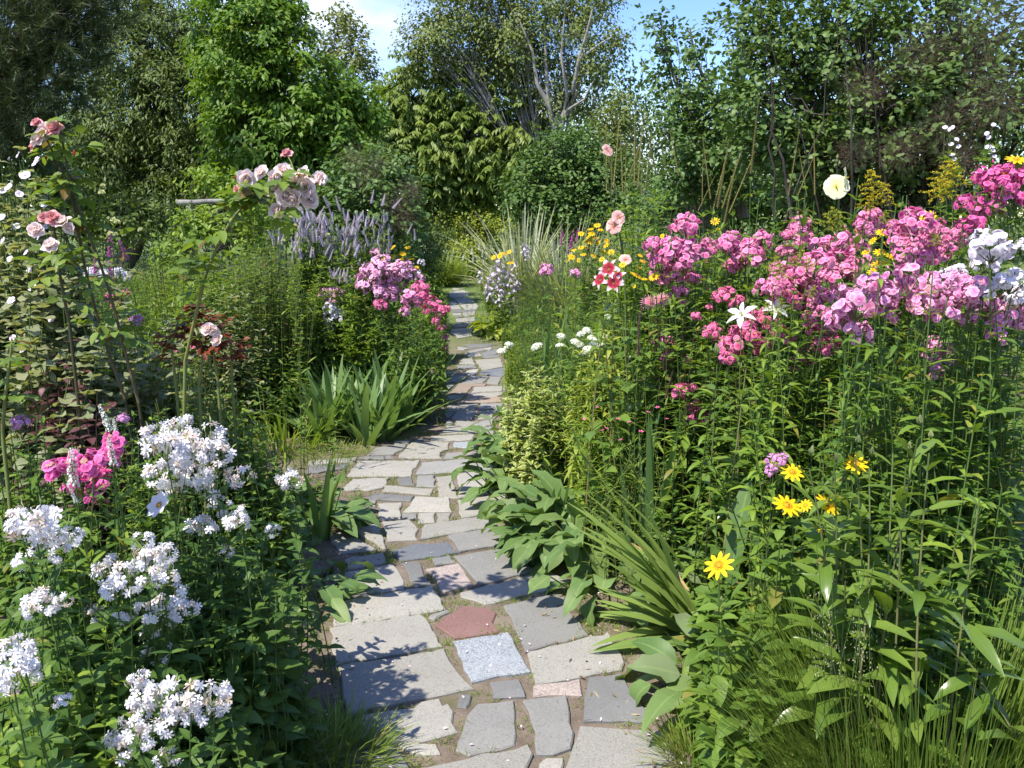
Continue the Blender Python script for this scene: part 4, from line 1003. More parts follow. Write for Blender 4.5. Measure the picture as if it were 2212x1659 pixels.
def rose(full=True):
    mb = MB()
    for k, L, W, el, bd in ((7, .52, .28, .15, .2), (7, .48, .25, .55, -.5), (6, .40, .21, .95, -.9), (5, .30, .15, 1.25, -1.0)):
        az = np.arange(k) * 2 * pi / k + rng.uniform(0, 6) + rng.normal(0, .15, k)
        h = np.stack([np.cos(az), np.sin(az), 0 * az], 1); e = el + rng.normal(0, .12, k)
        T = np.cos(e)[:, None] * h + np.sin(e)[:, None] * [0, 0, 1.]
        Nn = -np.sin(e)[:, None] * h + np.cos(e)[:, None] * [0, 0, 1.]
        mb.ribbons(h * .03, T, Nn, L * rng.uniform(.85, 1.1, k), W, ROUND, bd, .35, wav=.14)
    az = np.arange(5) * 2 * pi / 5
    mb.ribbons(np.zeros((5, 3)), np.stack([np.cos(az), np.sin(az), -.2 + 0 * az], 1), [0, 0, 1.], .3, .06, LANCE, .6, cols=2, mat=1)
    return mb
def mallow(W=.86, cup=.3):
    mb = MB(); az = np.arange(5) * 2 * pi / 5
    h = np.stack([np.cos(az), np.sin(az), 0 * az], 1)
    prof = np.array([(0, .1), (.2, .34), (.4, .62), (.6, .86), (.76, .98), (.88, .92), (.96, .68), (1, .4)])
    for o, sc, dz in ((0, 1, 0), (.63, .97, -.012)):
        a2 = az + o + rng.normal(0, .06, 5)
        h = np.stack([np.cos(a2), np.sin(a2), 0 * az], 1)
        mb.ribbons(h * .01 + [0, 0, dz], h + [0, 0, cup] + rng.normal(0, .07, (5, 3)), [0, 0, 1.] + rng.normal(0, .12, (5, 3)), .52 * sc * rng.uniform(.92, 1.05, 5), W * .42, prof, .55, rng.uniform(-.15, .1, 5), wav=.05)
    mb.tubes(np.array([[0, 0, 0], [0, 0, .08], [0, 0, .17]]), [.03, .035, .02], 6, mat=1)
    return mb
def lily(rec=1.0, wid=1.0):
    mb = MB(); az = np.arange(6) * pi / 3
    h = np.stack([np.cos(az), np.sin(az), 0 * az], 1)
    W = np.where(np.arange(6) % 2, .085, .125) * wid
    mb.ribbons(h * .02, h + [0, 0, .75], [0, 0, 1.] - h * .6, .62, W, LANCE, 1.15 * rec, .35, wav=.06)
    a2 = az + .5; h2 = np.stack([np.cos(a2), np.sin(a2), 0 * az], 1)
    mb.ribbons(np.zeros((6, 3)), h2 * .35 + [0, 0, 1.], h2, .42, .008, THIN, .2, cols=2, mat=1)
    mb.ribbons(h2 * .15 + [0, 0, .38], h2, [0, 0, 1.], .07, .016, OVAL, cols=2, mat=2)
    return mb
def spike(nf=90, r=.09, fl=.10, taper=.75, wr=.35, k0=.0):
    """one unit tall, standing on its base"""
    mb = MB(); i = np.arange(nf); s = k0 + (1 - k0) * (i + .5) / nf; az = i * 2.39996
    rr = r * (1 - taper * s ** 1.6)
    h = np.stack([np.cos(az), np.sin(az), 0 * az], 1)
    mb.ribbons(h * rr[:, None] * .35 + np.stack([0 * s, 0 * s, s], 1), h + [0, 0, .55], [0, 0, 1.] - h, fl * (1 - .5 * s), fl * wr * (1 - .4 * s), OVAL, .4, cols=2)
    mb.tubes(np.array([[0, 0, 0], [.004, 0, .5], [0, .003, 1.]]), [r * .35, r * .3, r * .08], 5)
    return mb
def floret_spike(nf=80, r=.11, fs=.12, k=5, taper=.6):
    mb = MB(); i = np.arange(nf); s = (i + .5) / nf; az = i * 2.39996 + rng.normal(0, .2, nf)
    rr = r * (1 - taper * s ** 1.8) * rng.uniform(.6, 1.2, nf)
    h = np.stack([np.cos(az), np.sin(az), 0 * az], 1)
    florets(mb, h * rr[:, None] + np.stack([0 * s, 0 * s, s], 1), unit(h + rng.normal(0, .35, (nf, 3)) + [0, 0, .3]), fs * (1 - .45 * s) * rng.uniform(.7, 1.15, nf), k, OVAL, .42, .3, .3)
    mb.tubes(np.array([[0, 0, 0], [.004, 0, .5], [0, .003, 1.]]), [.022, .016, .006], 5, mat=1)
    return mb
def plume_head():
    mb = MB()
    for i in range(15):
        s = i / 15; az = i * 2.4; L = .5 * (1 - s) + .12
        T = np.array([cos(az), sin(az), .75]); b0 = np.array([0, 0, s * .75])
        t = np.linspace(0, 1, 16)[:, None]
        p = b0 + unit(T) * L * t; p[:, 2] -= (t[:, 0] ** 2) * L * .55
        mb.tubes(p[::5], [.006, .005, .004, .003], 3, mat=1)
        for rep in range(3):
            q = p[2:] + rng.normal(0, .014, (14, 3)) + [0, 0, .012]
            mb.ribbons(q, rng.normal(0, 1, (14, 3)) + [0, 0, .8], rng.normal(0, 1, (14, 3)), .045, .013, OVAL, cols=2)
    mb.tubes(np.array([[0, 0, 0], [0, 0, .4], [0, 0, .82]]), [.014, .01, .005], 4, mat=1)
    return mb
def bells(n=12):
    mb = MB(); s = np.linspace(.25, 1, n); az = np.arange(n) * 2.4
    h = np.stack([np.cos(az), np.sin(az), 0 * az], 1)
    c = np.stack([0 * s, 0 * s, s], 1) + h * .05
    for j in range(4):
        a = az + j * pi / 2
        mb.ribbons(c, h * .8 + np.stack([np.cos(a) * .28, np.sin(a) * .28, -1.0 + 0 * a], 1), h, .24, .038, PETAL, -.3, .2, cols=2)
    mb.tubes(np.array([[0, 0, 0], [.01, 0, .5], [0, 0, 1.02]]), [.012, .01, .006], 4, mat=1)
    return mb
def bud(n=1):
    mb = MB(); az = np.arange(5) * 2 * pi / 5
    mb.ribbons(np.zeros((5, 3)), np.stack([np.cos(az) * .35, np.sin(az) * .35, 1 + 0 * az], 1), np.stack([np.cos(az), np.sin(az), 0 * az], 1), 1, .2, OVAL, .6, .3, cols=3)
    mb.ribbons(np.zeros((5, 3)), np.stack([np.cos(az) * .5, np.sin(az) * .5, .9 + 0 * az], 1), np.stack([np.cos(az), np.sin(az), 0 * az], 1), .5, .09, LANCE, .5, cols=2, mat=1)
    return mb
def pom():
    mb = MB(); d = dirs(60, -.2)
    mb.ribbons(d * .2, d, rng.normal(0, 1, (60, 3)), .28, .06, OVAL, cols=2)
    return mb
TEMPL = {}
def tmpl(key, mats, fn, count=3, subname=None):
    out = []
    for _ in range(count):
        mb = fn()
        if subname is None: out.append((mb.mesh(key, mats), None, None)); continue
        a, b = MB(), MB()
        first = 0
        for V, Fq, M, A in zip(mb.V, mb.F, mb.M, mb.A):
            t = a if M[0] == 0 else b
            t.add(V, Fq - first, M[0], A[:, 0], A[:, 1], A[:, 2]); first += len(V)
        out.append((a.mesh(key, mats), b.mesh(key + '_' + subname, mats), subname))
    TEMPL[key] = out
for k, m in PH.items(): tmpl('phlox_' + k, [m, STEM_G, M_FADE], lambda: phlox_head(random.choice([52, 60, 68]), random.uniform(.19, .215), random.uniform(.8, 1.15), random.choice([6, 7, 8, 9])), 6)
tmpl('phlox_big', [PH['lilacpink'], STEM_G, M_FADE], lambda: phlox_head(random.choice([44, 52]), random.uniform(.23, .26), random.uniform(.8, 1.1), random.choice([5, 6, 7])), 6)
tmpl('phlox_bighot', [PH['hot'], STEM_G, M_FADE], lambda: phlox_head(random.choice([28, 34]), random.uniform(.28, .32), random.uniform(.8, 1.0), 5), 4)
tmpl('soapwort', [M_SOAPF, M_BUDG, M_SOAPO], lambda: soap_head(random.choice([14, 17, 20])), 7)
tmpl('umbel', [M_UMBEL, STEM_G], umbel_head)
tmpl('yellow_daisy', [M_YEL, M_YELC], lambda: daisy(random.choice([9, 10, 11, 12])), 4, 'flower_disc')
tmpl('brown_eyed_daisy', [M_YEL, M_BRNC], lambda: daisy(15, .12, .1, .16), 2, 'flower_disc')
tmpl('rose', [M_ROSE, STEM_G], rose, 4)
tmpl('deep_rose', [M_ROSED, STEM_G], rose, 3)
tmpl('rose_bud', [M_BUD, STEM_G], bud, 1)
tmpl('green_bud', [M_BUDG, STEM_G], bud, 1)
tmpl('lavender_spike', [M_VERO], lambda: spike(120, .12, .12, .85, .3), 3)
tmpl('magenta_spike', [M_LYTH, STEM_G], lambda: floret_spike(70, .085, .10), 2)
tmpl('white_spike', [M_WSPK, STEM_G], lambda: floret_spike(110, .12, .10), 3)
tmpl('spent_spike', [M_OLIVE], lambda: spike(200, .03, .022, .6, .5), 2)
tmpl('brown_spike', [M_BROWN], lambda: spike(150, .045, .035, .6, .5), 2)
tmpl('goldenrod', [M_GOLD, STEM_G], plume_head, 2)
tmpl('green_goldenrod', [M_GOLDG, STEM_G], plume_head, 2)
tmpl('peach_mallow', [M_PEACH, M_PALEY], mallow, 2, 'stamen_column')
tmpl('cream_mallow', [M_CREAM, M_YEL], mallow, 2, 'stamen_column')
tmpl('white_mallow', [M_WMAL, M_WMAL], lambda: mallow(.5, .6), 2)
tmpl('lily', [M_LILY, M_BUDG, M_BRNC], lily, 2, 'stamen')
tmpl('crimson_lily', [M_STAR, M_BUDG, M_BRNC], lambda: lily(1.0, 1.35), 2, 'stamen')
tmpl('spider', [M_SPID, M_SPID], lambda: daisy(22, .065, .35, .08, LANCE, .3), 2)
tmpl('bells', [M_HOSB, STEM_G], bells, 2)
tmpl('pom', [M_PALEY], pom, 2)
tmpl('campion', [PH['rose'], STEM_G], lambda: daisy(5, .26, .3, .05), 2)
tmpl('orange_daisy', [M_ORANGE, M_BRNC], lambda: daisy(9, .2, .3, .1), 1)
tmpl('red_daisy', [M_REDP, M_BRNC], lambda: daisy(9, .2, .5, .1), 1)
tmpl('white_daisy', [M_LILY, M_YELC], lambda: daisy(8, .3, .4, .1), 1)

from mathutils import Vector, Matrix
def head(par, key, pos, size, up_dir=(0, 0, 1), name='flower_head', spin=None, zs=1.0):
    me, sub_me, sub_name = random.choice(TEMPL[key])
    o = bpy.data.objects.new(name, me)
    link(o, par)
    if sub_me is not None: link(bpy.data.objects.new(sub_name, sub_me), o)
    q = Vector((0, 0, 1)).rotation_difference(Vector(up_dir)).to_matrix().to_4x4()
    o.matrix_local = Matrix.Translation(Vector(np.asarray(pos, float)) - par.location) @ q @ Matrix.Rotation(random.uniform(0, 6.28) if spin is None else spin, 4, 'Z') @ Matrix.Diagonal((size, size, size * zs, 1))
    return o

# ------------------------------------------------------------------ leafy stems
def curves(b, t, bow=.25):
    """control points of bowed stems from b to t"""
    m = b * (1 - bow) + t * bow
    m = m.copy(); m[:, 2] = b[:, 2] * .42 + t[:, 2] * .58
    return m
def bez(b, m, t, s):
    s = s[..., None]
    return (1 - s) ** 2 * b[:, None] + 2 * s * (1 - s) * m[:, None] + s ** 2 * t[:, None]
def stems_with_leaves(stem_mb, leaf_mb, b, t, r=.003, nodes=14, per=2, L=.08, W=.012, prof=LANCE, elev=.35, bend=.8, t0=.12, t1=.97, fold=.25,
                      cols=3, turn=1.571, bow=.25, small_top=.5, mat=0, wav=0., leafv=None, elv=.25):
    b, t = np.atleast_2d(b), np.atleast_2d(t); n = len(b)
    m = curves(b, t, bow) + rng.normal(0, .035, (n, 3)) * [1, 1, .5]
    s8 = np.broadcast_to(np.linspace(0, 1, 8), (n, 8))
    if stem_mb is not None: stem_mb.tubes(bez(b, m, t, s8), np.linspace(r, r * .55, 8), 5)
    if leaf_mb is None or nodes == 0: return
    s = np.clip(np.linspace(t0, t1, nodes)[None] + rng.normal(0, .4 * (t1 - t0) / nodes, (n, nodes)), .02, 1)
    p = bez(b, m, t, s)
    f = 1 - small_top * ((s - t0) / max(t1 - t0, 1e-3)).clip(0, 1) ** 2.5
    f = f * (.72 + .28 * np.sin(np.clip((s - t0) / .3, 0, 1) * pi / 2))
    az0 = rng.uniform(0, 2 * pi, (n, 1)) + np.arange(nodes)[None] * turn
    for j in range(per):
        az = az0 + j * 2 * pi / per + rng.normal(0, .22, (n, nodes))
        e = elev + rng.normal(0, elv, (n, nodes)) + .35 * (s - .5)
        h = np.stack([np.cos(az), np.sin(az), 0 * az], -1)
        T = np.cos(e)[..., None] * h + np.sin(e)[..., None] * np.array([0, 0, 1.])
        N = -np.sin(e)[..., None] * h + np.cos(e)[..., None] * np.array([0, 0, 1.])
        N = N + rng.normal(0, .22, N.shape)
        ll = L * f * rng.uniform(.75, 1.2, (n, nodes))
        leaf_mb.ribbons(p.reshape(-1, 3), T.reshape(-1, 3), N.reshape(-1, 3), ll.ravel(), (ll * W / L * rng.uniform(.85, 1.15, ll.shape)).ravel(), prof,
                        (bend * rng.uniform(.3, 1.5, ll.shape)).ravel(), fold, cols, mat, v=leafv, wav=wav)

KIND = {
 'phlox': dict(mat=L_PHLOX, stem=STEM_G, nodes=17, per=2, L=.095, W=.0125, prof=LANCE, elev=.3, bend=.9, r=.0028),
 'phloxdark': dict(mat=L_PHLOX, stem=STEM_D, nodes=14, per=2, L=.085, W=.015, prof=OVATE, elev=.25, bend=.7, r=.0024),
 'soap': dict(mat=L_SOAP, stem=STEM_G, nodes=12, per=2, L=.075, W=.016, prof=OVATE, elev=.3, bend=.7, r=.0025),
 'whorl': dict(mat=L_FRESH, stem=STEM_G, nodes=12, per=5, L=.10, W=.011, prof=LANCE, elev=.35, bend=.9, r=.003, turn=.6),
 'fresh': dict(mat=L_FRESH, stem=STEM_G, nodes=13, per=2, L=.085, W=.016, prof=LANCE, elev=.35, bend=.7, r=.003),
 'tall': dict(mat=L_MID, stem=STEM_G, nodes=15, per=2, L=.12, W=.02, prof=LANCE, elev=.55, bend=.8, r=.004),
 'fine': dict(mat=L_FINE, stem=STEM_G, nodes=22, per=2, L=.045, W=.0035, prof=SMALL, elev=.55, bend=.4, r=.0016, cols=2, turn=2.4),
 'narrow': dict(mat=L_LIME, stem=STEM_G, nodes=16, per=2, L=.085, W=.007, prof=LANCE, elev=.45, bend=.5, r=.0022),
 'shrubby': dict(mat=L_FRESH, stem=STEM_B, nodes=13, per=3, L=.062, W=.017, prof=OVATE, elev=.3, bend=.6, r=.002, turn=2.4),
 'small': dict(mat=L_MID, stem=STEM_G, nodes=14, per=3, L=.04, W=.010, prof=OVATE[[0, 1, 2, 4]], elev=.3, bend=.6, r=.0018, turn=2.4),
 'purple': dict(mat=L_DARKP, stem=STEM_D, nodes=10, per=2, L=.085, W=.024, prof=OVATE, elev=.1, bend=.9, r=.003),
 'mallow': dict(mat=L_GREY, stem=STEM_G, nodes=16, per=3, L=.072, W=.028, prof=ROUND, elev=.2, bend=.8, r=.003, turn=2.4, wav=.2),
 'vari': dict(mat=L_VARI, stem=STEM_G, nodes=10, per=3, L=.07, W=.02, prof=OVATE, elev=.3, bend=.5, r=.0025, turn=1.2),
 'helio': dict(mat=L_MID, stem=STEM_G, nodes=8, per=2, L=.098, W=.029, prof=OVATE, elev=.2, bend=.7, r=.003, wav=.08),
 'heart': dict(mat=L_SOAP, stem=STEM_G, nodes=6, per=2, L=.075, W=.028, prof=HEART, elev=.05, bend=.6, r=.002, wav=.08),
 'lily': dict(mat=L_LILY, stem=STEM_B, nodes=11, per=2, L=.15, W=.021, prof=LANCE, elev=.45, bend=.9, r=.0035, turn=2.4),
 'rosebush': dict(mat=L_ROSE, stem=STEM_Y, nodes=11, per=3, L=.055, W=.017, prof=OVATE, elev=.25, bend=.5, r=.003, turn=2.2),
 'redrose': dict(mat=L_RED, stem=STEM_Y, nodes=9, per=3, L=.06, W=.015, prof=OVATE, elev=.3, bend=.6, r=.003, turn=2.2),
 'greyrosette': dict(mat=L_GREY, stem=STEM_G, nodes=11, per=2, L=.09, W=.014, prof=LANCE, elev=.4, bend=.6, r=.0025),
}
def clear_of_path(be, e):
    lim = np.where(be[:, 1] > 4.6, .34, .5)
    return (pdist(be[:, 0], be[:, 1]) > lim) & (pdist(e[:, 0], e[:, 1]) > lim - .03)
def plant(name, label, cat, kind, heads=(), Y=None, fill=None, group=None, extra=0, base=None, spread=.35, root=.12, part='flower_head', kw=None, hstem=None, dens=1.0):
    """heads: (template, u, v, width px[, Y]);  fill: (u, vtop, width px, stems) a leafy mass without flowers"""
    K = dict(KIND[kind]); K.update(kw or {})
    mat, stm = K.pop('mat'), K.pop('stem')
    hp = [(h[0], P(h[1], h[2], h[4] if len(h) > 4 else Y + rng.normal(0, .06)), h[3], h[4] if len(h) > 4 else Y) for h in heads]
    if base is None:
        if hp: c = np.mean([p[1] for p in hp], 0); bx, by = c[0], Y + .02
        else: q = P(fill[0], fill[1], Y); bx, by = q[0], Y
    else: bx, by = base
    t = thing(name, label, cat, float(bx), float(by), group)
    sm, lm = MB(), MB()
    if hp:
        tops = np.array([p[1] for p in hp])
        b = np.array([bx, by, 0]) + (tops - [bx, by, 0]) * [.45, .45, 0] + rng.normal(0, root * .5, (len(tops), 3)) * [1, 1, 0]
        b[:, 2] = gz(b[:, 0], b[:, 1]) - .02
        low = tops - np.array([0, 0, .03])
        stems_with_leaves(sm, lm, b, low, t1=.93, **(dict(K, **(hstem or {}))))
        if extra:
            i = rng.integers(0, len(tops), extra)
            e = tops[i] + rng.normal(0, spread * .35, (extra, 3)) * [1, 1, .15]
            g0 = gz(e[:, 0], e[:, 1]); e[:, 2] = g0 + (e[:, 2] - g0) * rng.uniform(.5, .97, extra)
            be = np.array([bx, by, 0]) + (e - [bx, by, 0]) * [.7, .7, 0] + rng.normal(0, root, (extra, 3)) * [1, 1, 0]
            be[:, 2] = gz(be[:, 0], be[:, 1]) - .02
            ok = clear_of_path(be, e)
            if ok.any(): stems_with_leaves(sm, lm, be[ok], e[ok], **K)
        for key, p, w, y in hp:
            s = w * y / F_PX * (1.12 if 'phlox' in key else 1.12)
            upd = unit(np.array([rng.normal(0, .18), rng.normal(-.12, .18), 1.0]))
            if 'lily' in key: upd = unit(np.array([rng.normal(-.25, .5), -.75, rng.uniform(.3, 1.0)])); s *= .84
            elif 'daisy' in key: upd = unit(np.array([rng.normal(-.1, .45), rng.normal(-.5, .25), rng.uniform(.45, 1.0)])) if w < 45 else unit(np.array([rng.normal(-.1, .28), rng.normal(-.5, .12), .8])); s *= rng.uniform(.8, 1.05)
            elif key == 'lavender_spike': upd = unit(np.array([rng.normal(0, .33), rng.normal(-.1, .33), 1.0]))
            elif 'mallow' in key or 'spider' in key: upd = unit(np.array([rng.normal(-.2, .5), -.7, .6]))
            head(t, key, p, s, upd, part)
    if fill is not None:
        u, vt, wpx, n = fill[:4]; n = int(n * dens)
        c = P(u, vt, Y); R = wpx * .5 * Y / F_PX
        a = rng.uniform(0, 2 * pi, n); rr = np.sqrt(rng.random(n))
        dx, dy = np.cos(a) * rr * R, np.sin(a) * rr * min(R, .5)
        H = c[2] - float(gz(c[0], Y))
        e = np.stack([c[0] + dx * 1.0, Y + dy, 0 * dx], 1); g0 = gz(e[:, 0], e[:, 1])
        e[:, 2] = g0 + H * (1 - .38 * rr ** 2) * rng.uniform(.6, 1.06, n)
        be = np.stack([c[0] + dx * .72, Y + dy * .8, 0 * dx], 1); be[:, 2] = gz(be[:, 0], be[:, 1]) - .02
        ok = clear_of_path(be, e)
        if ok.any(): stems_with_leaves(sm, lm, be[ok], e[ok], **K)
    build(sm, 'stem', stm, t); build(lm, 'foliage', mat, t)
    if not t.children: bpy.data.objects.remove(t); return None
    return t

def blades(name, label, cat, x, y, n, L, W, mat, R=.12, lean=.45, bend=.6, prof=BLADE, cols=3, fold=.12, group=None, part='foliage', bias=(0, 0), t=None, z=None, fan=False):
    if t is None: t = thing(name, label, cat, x, y, group)
    mb = MB()
    a = rng.uniform(0, 2 * pi, n); rr = np.sqrt(rng.random(n)) * R
    bx, by = x + np.cos(a) * rr, y + np.sin(a) * rr
    b = np.stack([bx, by, gz(bx, by) - .01], 1)
    l = np.abs(rng.normal(0, lean, n))
    T = unit(np.stack([np.cos(a) * l + bias[0], np.sin(a) * l + bias[1], np.ones(n)], 1))
    N = np.array([0, 0, 1.]) - np.stack([np.cos(a), np.sin(a), 0 * a], 1) * .9 + rng.normal(0, .25, (n, 3))
    mb.ribbons(b, T, N, L * rng.uniform(.55, 1.1, n), W * rng.uniform(.7, 1.15, n), prof, bend * rng.uniform(.1, 1.7, n), fold, cols, side=0.)
    build(mb, part, mat, t)
    return t
def rosette(name, label, cat, x, y, n, L, W, mat, R=.08, H=.1, elev=.5, bend=1.1, prof=OVATE, wav=.12, group=None, t=None, t_fold=.25, bias=0):
    """broad leaves on stalks from one crown"""
    if t is None: t = thing(name, label, cat, x, y, group)
    sm, lm = MB(), MB()
    a = rng.uniform(0, 2 * pi, n); rr = np.sqrt(rng.random(n)) * R
    h = np.stack([np.cos(a), np.sin(a), 0 * a], 1)
    bx, by = x + h[:, 0] * rr, y + h[:, 1] * rr
    b = np.stack([bx, by, gz(bx, by) - .01], 1)
    e = np.clip(rng.normal(elev, .35, n), -.3, 1.4)
    sl = rng.uniform(.25, 1.0, n) * H
    d = np.cos(e)[:, None] * h + np.sin(e)[:, None] * [0, 0, 1.]
    d2 = unit(d + [0, 0, .8])
    p = b + d2 * sl[:, None]
    sm.tubes(np.stack([b, (b + p) / 2, p], 1), [.005, .0045, .003], 5)
    e2 = e - .25
    T = np.cos(e2)[:, None] * h + np.sin(e2)[:, None] * [0, 0, 1.]
    N = -np.sin(e2)[:, None] * h + np.cos(e2)[:, None] * [0, 0, 1.] + rng.normal(0, .2, (n, 3))
    fine = np.array([(s, np.interp(s, prof[:, 0], prof[:, 1])) for s in np.linspace(0, 1, 8)])
    lm.ribbons(p, T, N, L * rng.uniform(.6, 1.1, n), W * rng.uniform(.75, 1.1, n), fine, bend * rng.uniform(.3, 1.5, n), t_fold, 3, wav=wav)
    build(sm, 'stalk', STEM_G, t); build(lm, 'foliage', mat, t)
    return t
# ================================================================== planting
GP_ = 'garden phlox'
def phlox(label, col, heads, Y, extra=6, kind='phlox', **k):
    more = []
    for h in heads:
        if h[2] > 42 and random.random() < .95:
            a = random.uniform(0, 6.28); more.append((h[0] + h[2] * .55 * cos(a), h[1] + h[2] * .4 * sin(a) + 6, h[2] * random.uniform(.5, .75)) + tuple(h[3:]))
    heads = list(heads) + more
    return plant('phlox', label, 'phlox', kind, [('phlox_' + (h[3] if len(h) > 3 else col), h[0], h[1], h[2]) for h in heads], Y, group=GP_, extra=extra, **k)

# ---- right bed, tall phlox
phlox('tall bright pink phlox with stacked heads on dark stems, nearest the striped lily', 'pink',
      [(1481, 490, 66), (1408, 532, 48), (1456, 545, 72), (1503, 543, 62), (1454, 592, 62), (1432, 570, 60), (1431, 610, 32), (1463, 640, 44), (1497, 605, 42), (1480, 565, 60)], 3.84, 12, 'phloxdark')
phlox('bright pink phlox with three round heads on bare dark stems above the white lily', 'pink',
      [(1528, 527, 32), (1568, 530, 56), (1616, 555, 74), (1645, 523, 54), (1600, 570, 40)], 3.96, 8, 'phloxdark')
phlox('pink phlox with a tall cone shaped head under the cream hollyhock', 'pink',
      [(1728, 488, 54), (1740, 522, 58), (1714, 547, 48), (1722, 505, 50)], 3.90, 7, 'phloxdark')
phlox('pink phlox with long yellow goldenrod sprays across its lower heads', 'pink',
      [(1716, 590, 78), (1761, 577, 78), (1681, 617, 68), (1731, 622, 76), (1771, 645, 58), (1651, 622, 50), (1741, 655, 66), (1790, 600, 60), (1700, 640, 50, 'rose')], 3.19, 12)
phlox('pink phlox mixed with golden coneflowers behind the big foreground clump', 'pink',
      [(1831, 532, 78), (1781, 537, 62), (1856, 557, 70), (1806, 567, 70), (1880, 480, 62), (1868, 500, 48), (1831, 590, 60)], 3.38, 8)
phlox('pink phlox among goldenrod near the right picture edge', 'pink',
      [(1976, 485, 80), (1944, 517, 78), (2008, 525, 78), (1991, 552, 70), (2066, 517, 52), (1931, 497, 46), (1960, 555, 60), (2030, 550, 60)], 2.79, 8)
phlox('deep magenta pink phlox, highest of all at the right edge', 'hot',
      [(2156, 387, 70), (2196, 425, 70), (2203, 372, 60), (2111, 447, 58), (2151, 455, 42), (2106, 487, 50), (2086, 489, 40), (2180, 395, 60)], 2.54, 5)
phlox('white and pale lilac phlox at the right picture edge', 'white',
      [(2141, 540, 84), (2126, 572, 60), (2188, 612, 74), (2066, 592, 50), (2207, 532, 34), (2120, 632, 50), (2200, 640, 60)], 2.24, 6)
phlox('biggest nearest light pink phlox spreading along the right edge', 'big',
      [(1846, 662, 88), (1901, 637, 78), (1956, 612, 88), (1951, 647, 80), (2016, 627, 80), (2056, 647, 80), (2101, 627, 80), (2136, 667, 88), (2181, 667, 90), (2171, 697, 70),
       (1822, 702, 66), (1858, 727, 58), (2096, 690, 42), (1986, 667, 60), (1905, 675, 70), (2075, 610, 60), (1880, 610, 60)], 2.27, 26)
phlox('light pink phlox with low heads sagging among dark leaves at the right edge', 'lilacpink',
      [(2031, 780, 64), (2016, 747, 48), (2050, 760, 40)], 2.41, 14)
phlox('deep rose phlox directly below the white lily', 'rose',
      [(1606, 732, 78), (1581, 747, 60), (1671, 712, 62), (1640, 690, 50), (1590, 765, 40)], 3.31, 12)
phlox('deep rose phlox low behind the green bud, right of the white lily', 'rose',
      [(1736, 777, 52), (1776, 750, 60), (1751, 707, 44), (1700, 730, 40), (1790, 720, 40)], 3.19, 12)
phlox('rose phlox with small half open heads left of the white lily', 'rose',
      [(1571, 637, 46), (1531, 720, 44), (1503, 685, 26), (1531, 665, 18), (1566, 782, 28), (1548, 640, 24), (1598, 648, 26)], 3.51, 10, 'phloxdark')
phlox('single rounded pink phlox head low beside the iris blades', 'pink', [(1433, 745, 56), (1481, 778, 22)], 4.16, 5, 'phloxdark')
phlox('low rose phlox with few ragged heads above the broad leaves', 'rose', [(1476, 847, 48), (1506, 887, 46), (1531, 907, 34)], 3.58, 6, 'phloxdark')
phlox('small pale pink phlox head alone, left one above the sword leaves', 'lilacpink', [(1181, 585, 34)], 5.6, 3)
phlox('small pink phlox head alone, right one above the sword leaves', 'lilacpink', [(1243, 591, 30)], 5.3, 3)

# ---- left bed, phlox
phlox('pale pink phlox clump beside the path behind the iris', 'pale',
      [(795, 610, 62), (825, 583, 68), (850, 605, 68), (880, 596, 50), (812, 625, 60), (840, 632, 54, 'lilacpink'), (862, 582, 44), (800, 590, 48)], 6.9, 14)
phlox('rose pink phlox leaning out over the path edge behind the iris', 'rose',
      [(907, 627, 46), (888, 651, 52, 'lilacpink'), (935, 666, 50), (955, 672, 26), (943, 693, 24), (955, 709, 21), (962, 729, 18), (962, 750, 14), (820, 660, 34), (918, 645, 36)], 6.5, 20)
phlox('mauve pink phlox head over a white one in the middle of the left bed', 'mauve', [(708, 640, 42), (732, 650, 50), (722, 636, 36)], 7.2, 7)
phlox('pure white phlox under the mauve head in the left bed', 'white', [(712, 668, 34), (722, 688, 46), (751, 700, 30), (740, 678, 26)], 7.0, 7)
phlox('magenta phlox behind the rose canes, far in the left bed', 'hot', [(238, 648, 28), (255, 652, 28), (272, 633, 16), (246, 664, 16)], 4.5, 4)
phlox('mauve phlox going over, left of the red leaved rose', 'mauve', [(290, 697, 32), (300, 688, 20), (265, 745, 16)], 4.2, 4)
phlox('vivid magenta phlox beside the white soapwort in the left foreground', 'bighot',
      [(128, 1017, 66), (185, 1027, 82), (240, 997, 78), (246, 962, 52), (216, 1047, 62), (200, 1000, 60), (158, 1000, 60)], 1.95, 10, part='flower_head')
phlox('white phlox line far back in the left bed behind the magenta spikes', 'white', [(195, 590, 30), (225, 594, 30), (255, 592, 32), (276, 597, 24)], 6.2, 4)

# ---- soapwort in the left foreground
def soap(label, heads, Y, extra=8, **k):
    return plant('soapwort', label, 'soapwort', 'soap', [('soapwort', h[0], h[1], h[2] * 1.05) for h in heads], Y, group='double white soapwort', extra=extra, **k)
soap('largest double white soapwort, behind the others and right of the magenta phlox',
     [(325, 947, 60), (360, 932, 52), (395, 925, 54), (360, 972, 80), (405, 967, 80), (450, 947, 70), (467, 977, 60), (345, 1027, 62), (400, 997, 72), (425, 985, 60), (465, 1017, 60),
      (366, 1062, 52), (450, 1052, 60), (475, 1092, 50), (385, 1030, 50), (430, 1030, 50)], 2.2, 20)
soap('pinkish white soapwort with one fading head above the dark broad leaves', [(522, 1030, 56)], 2.45, 5)
soap('pinkish white soapwort with one fading head next to the lone sword leaves', [(625, 1037, 52)], 2.6, 5)
soap('soapwort with small scattered white heads on thin stems near the path', [(436, 1140, 60), (510, 1130, 52), (590, 1147, 34), (487, 1192, 32), (520, 1112, 40)], 2.15, 16)
soap('white soapwort at the left picture edge under the magenta phlox', [(75, 1132, 100), (112, 1157, 80), (56, 1212, 52), (117, 1190, 54), (155, 1160, 44), (40, 1118, 50), (90, 1165, 60)], 1.65, 10)
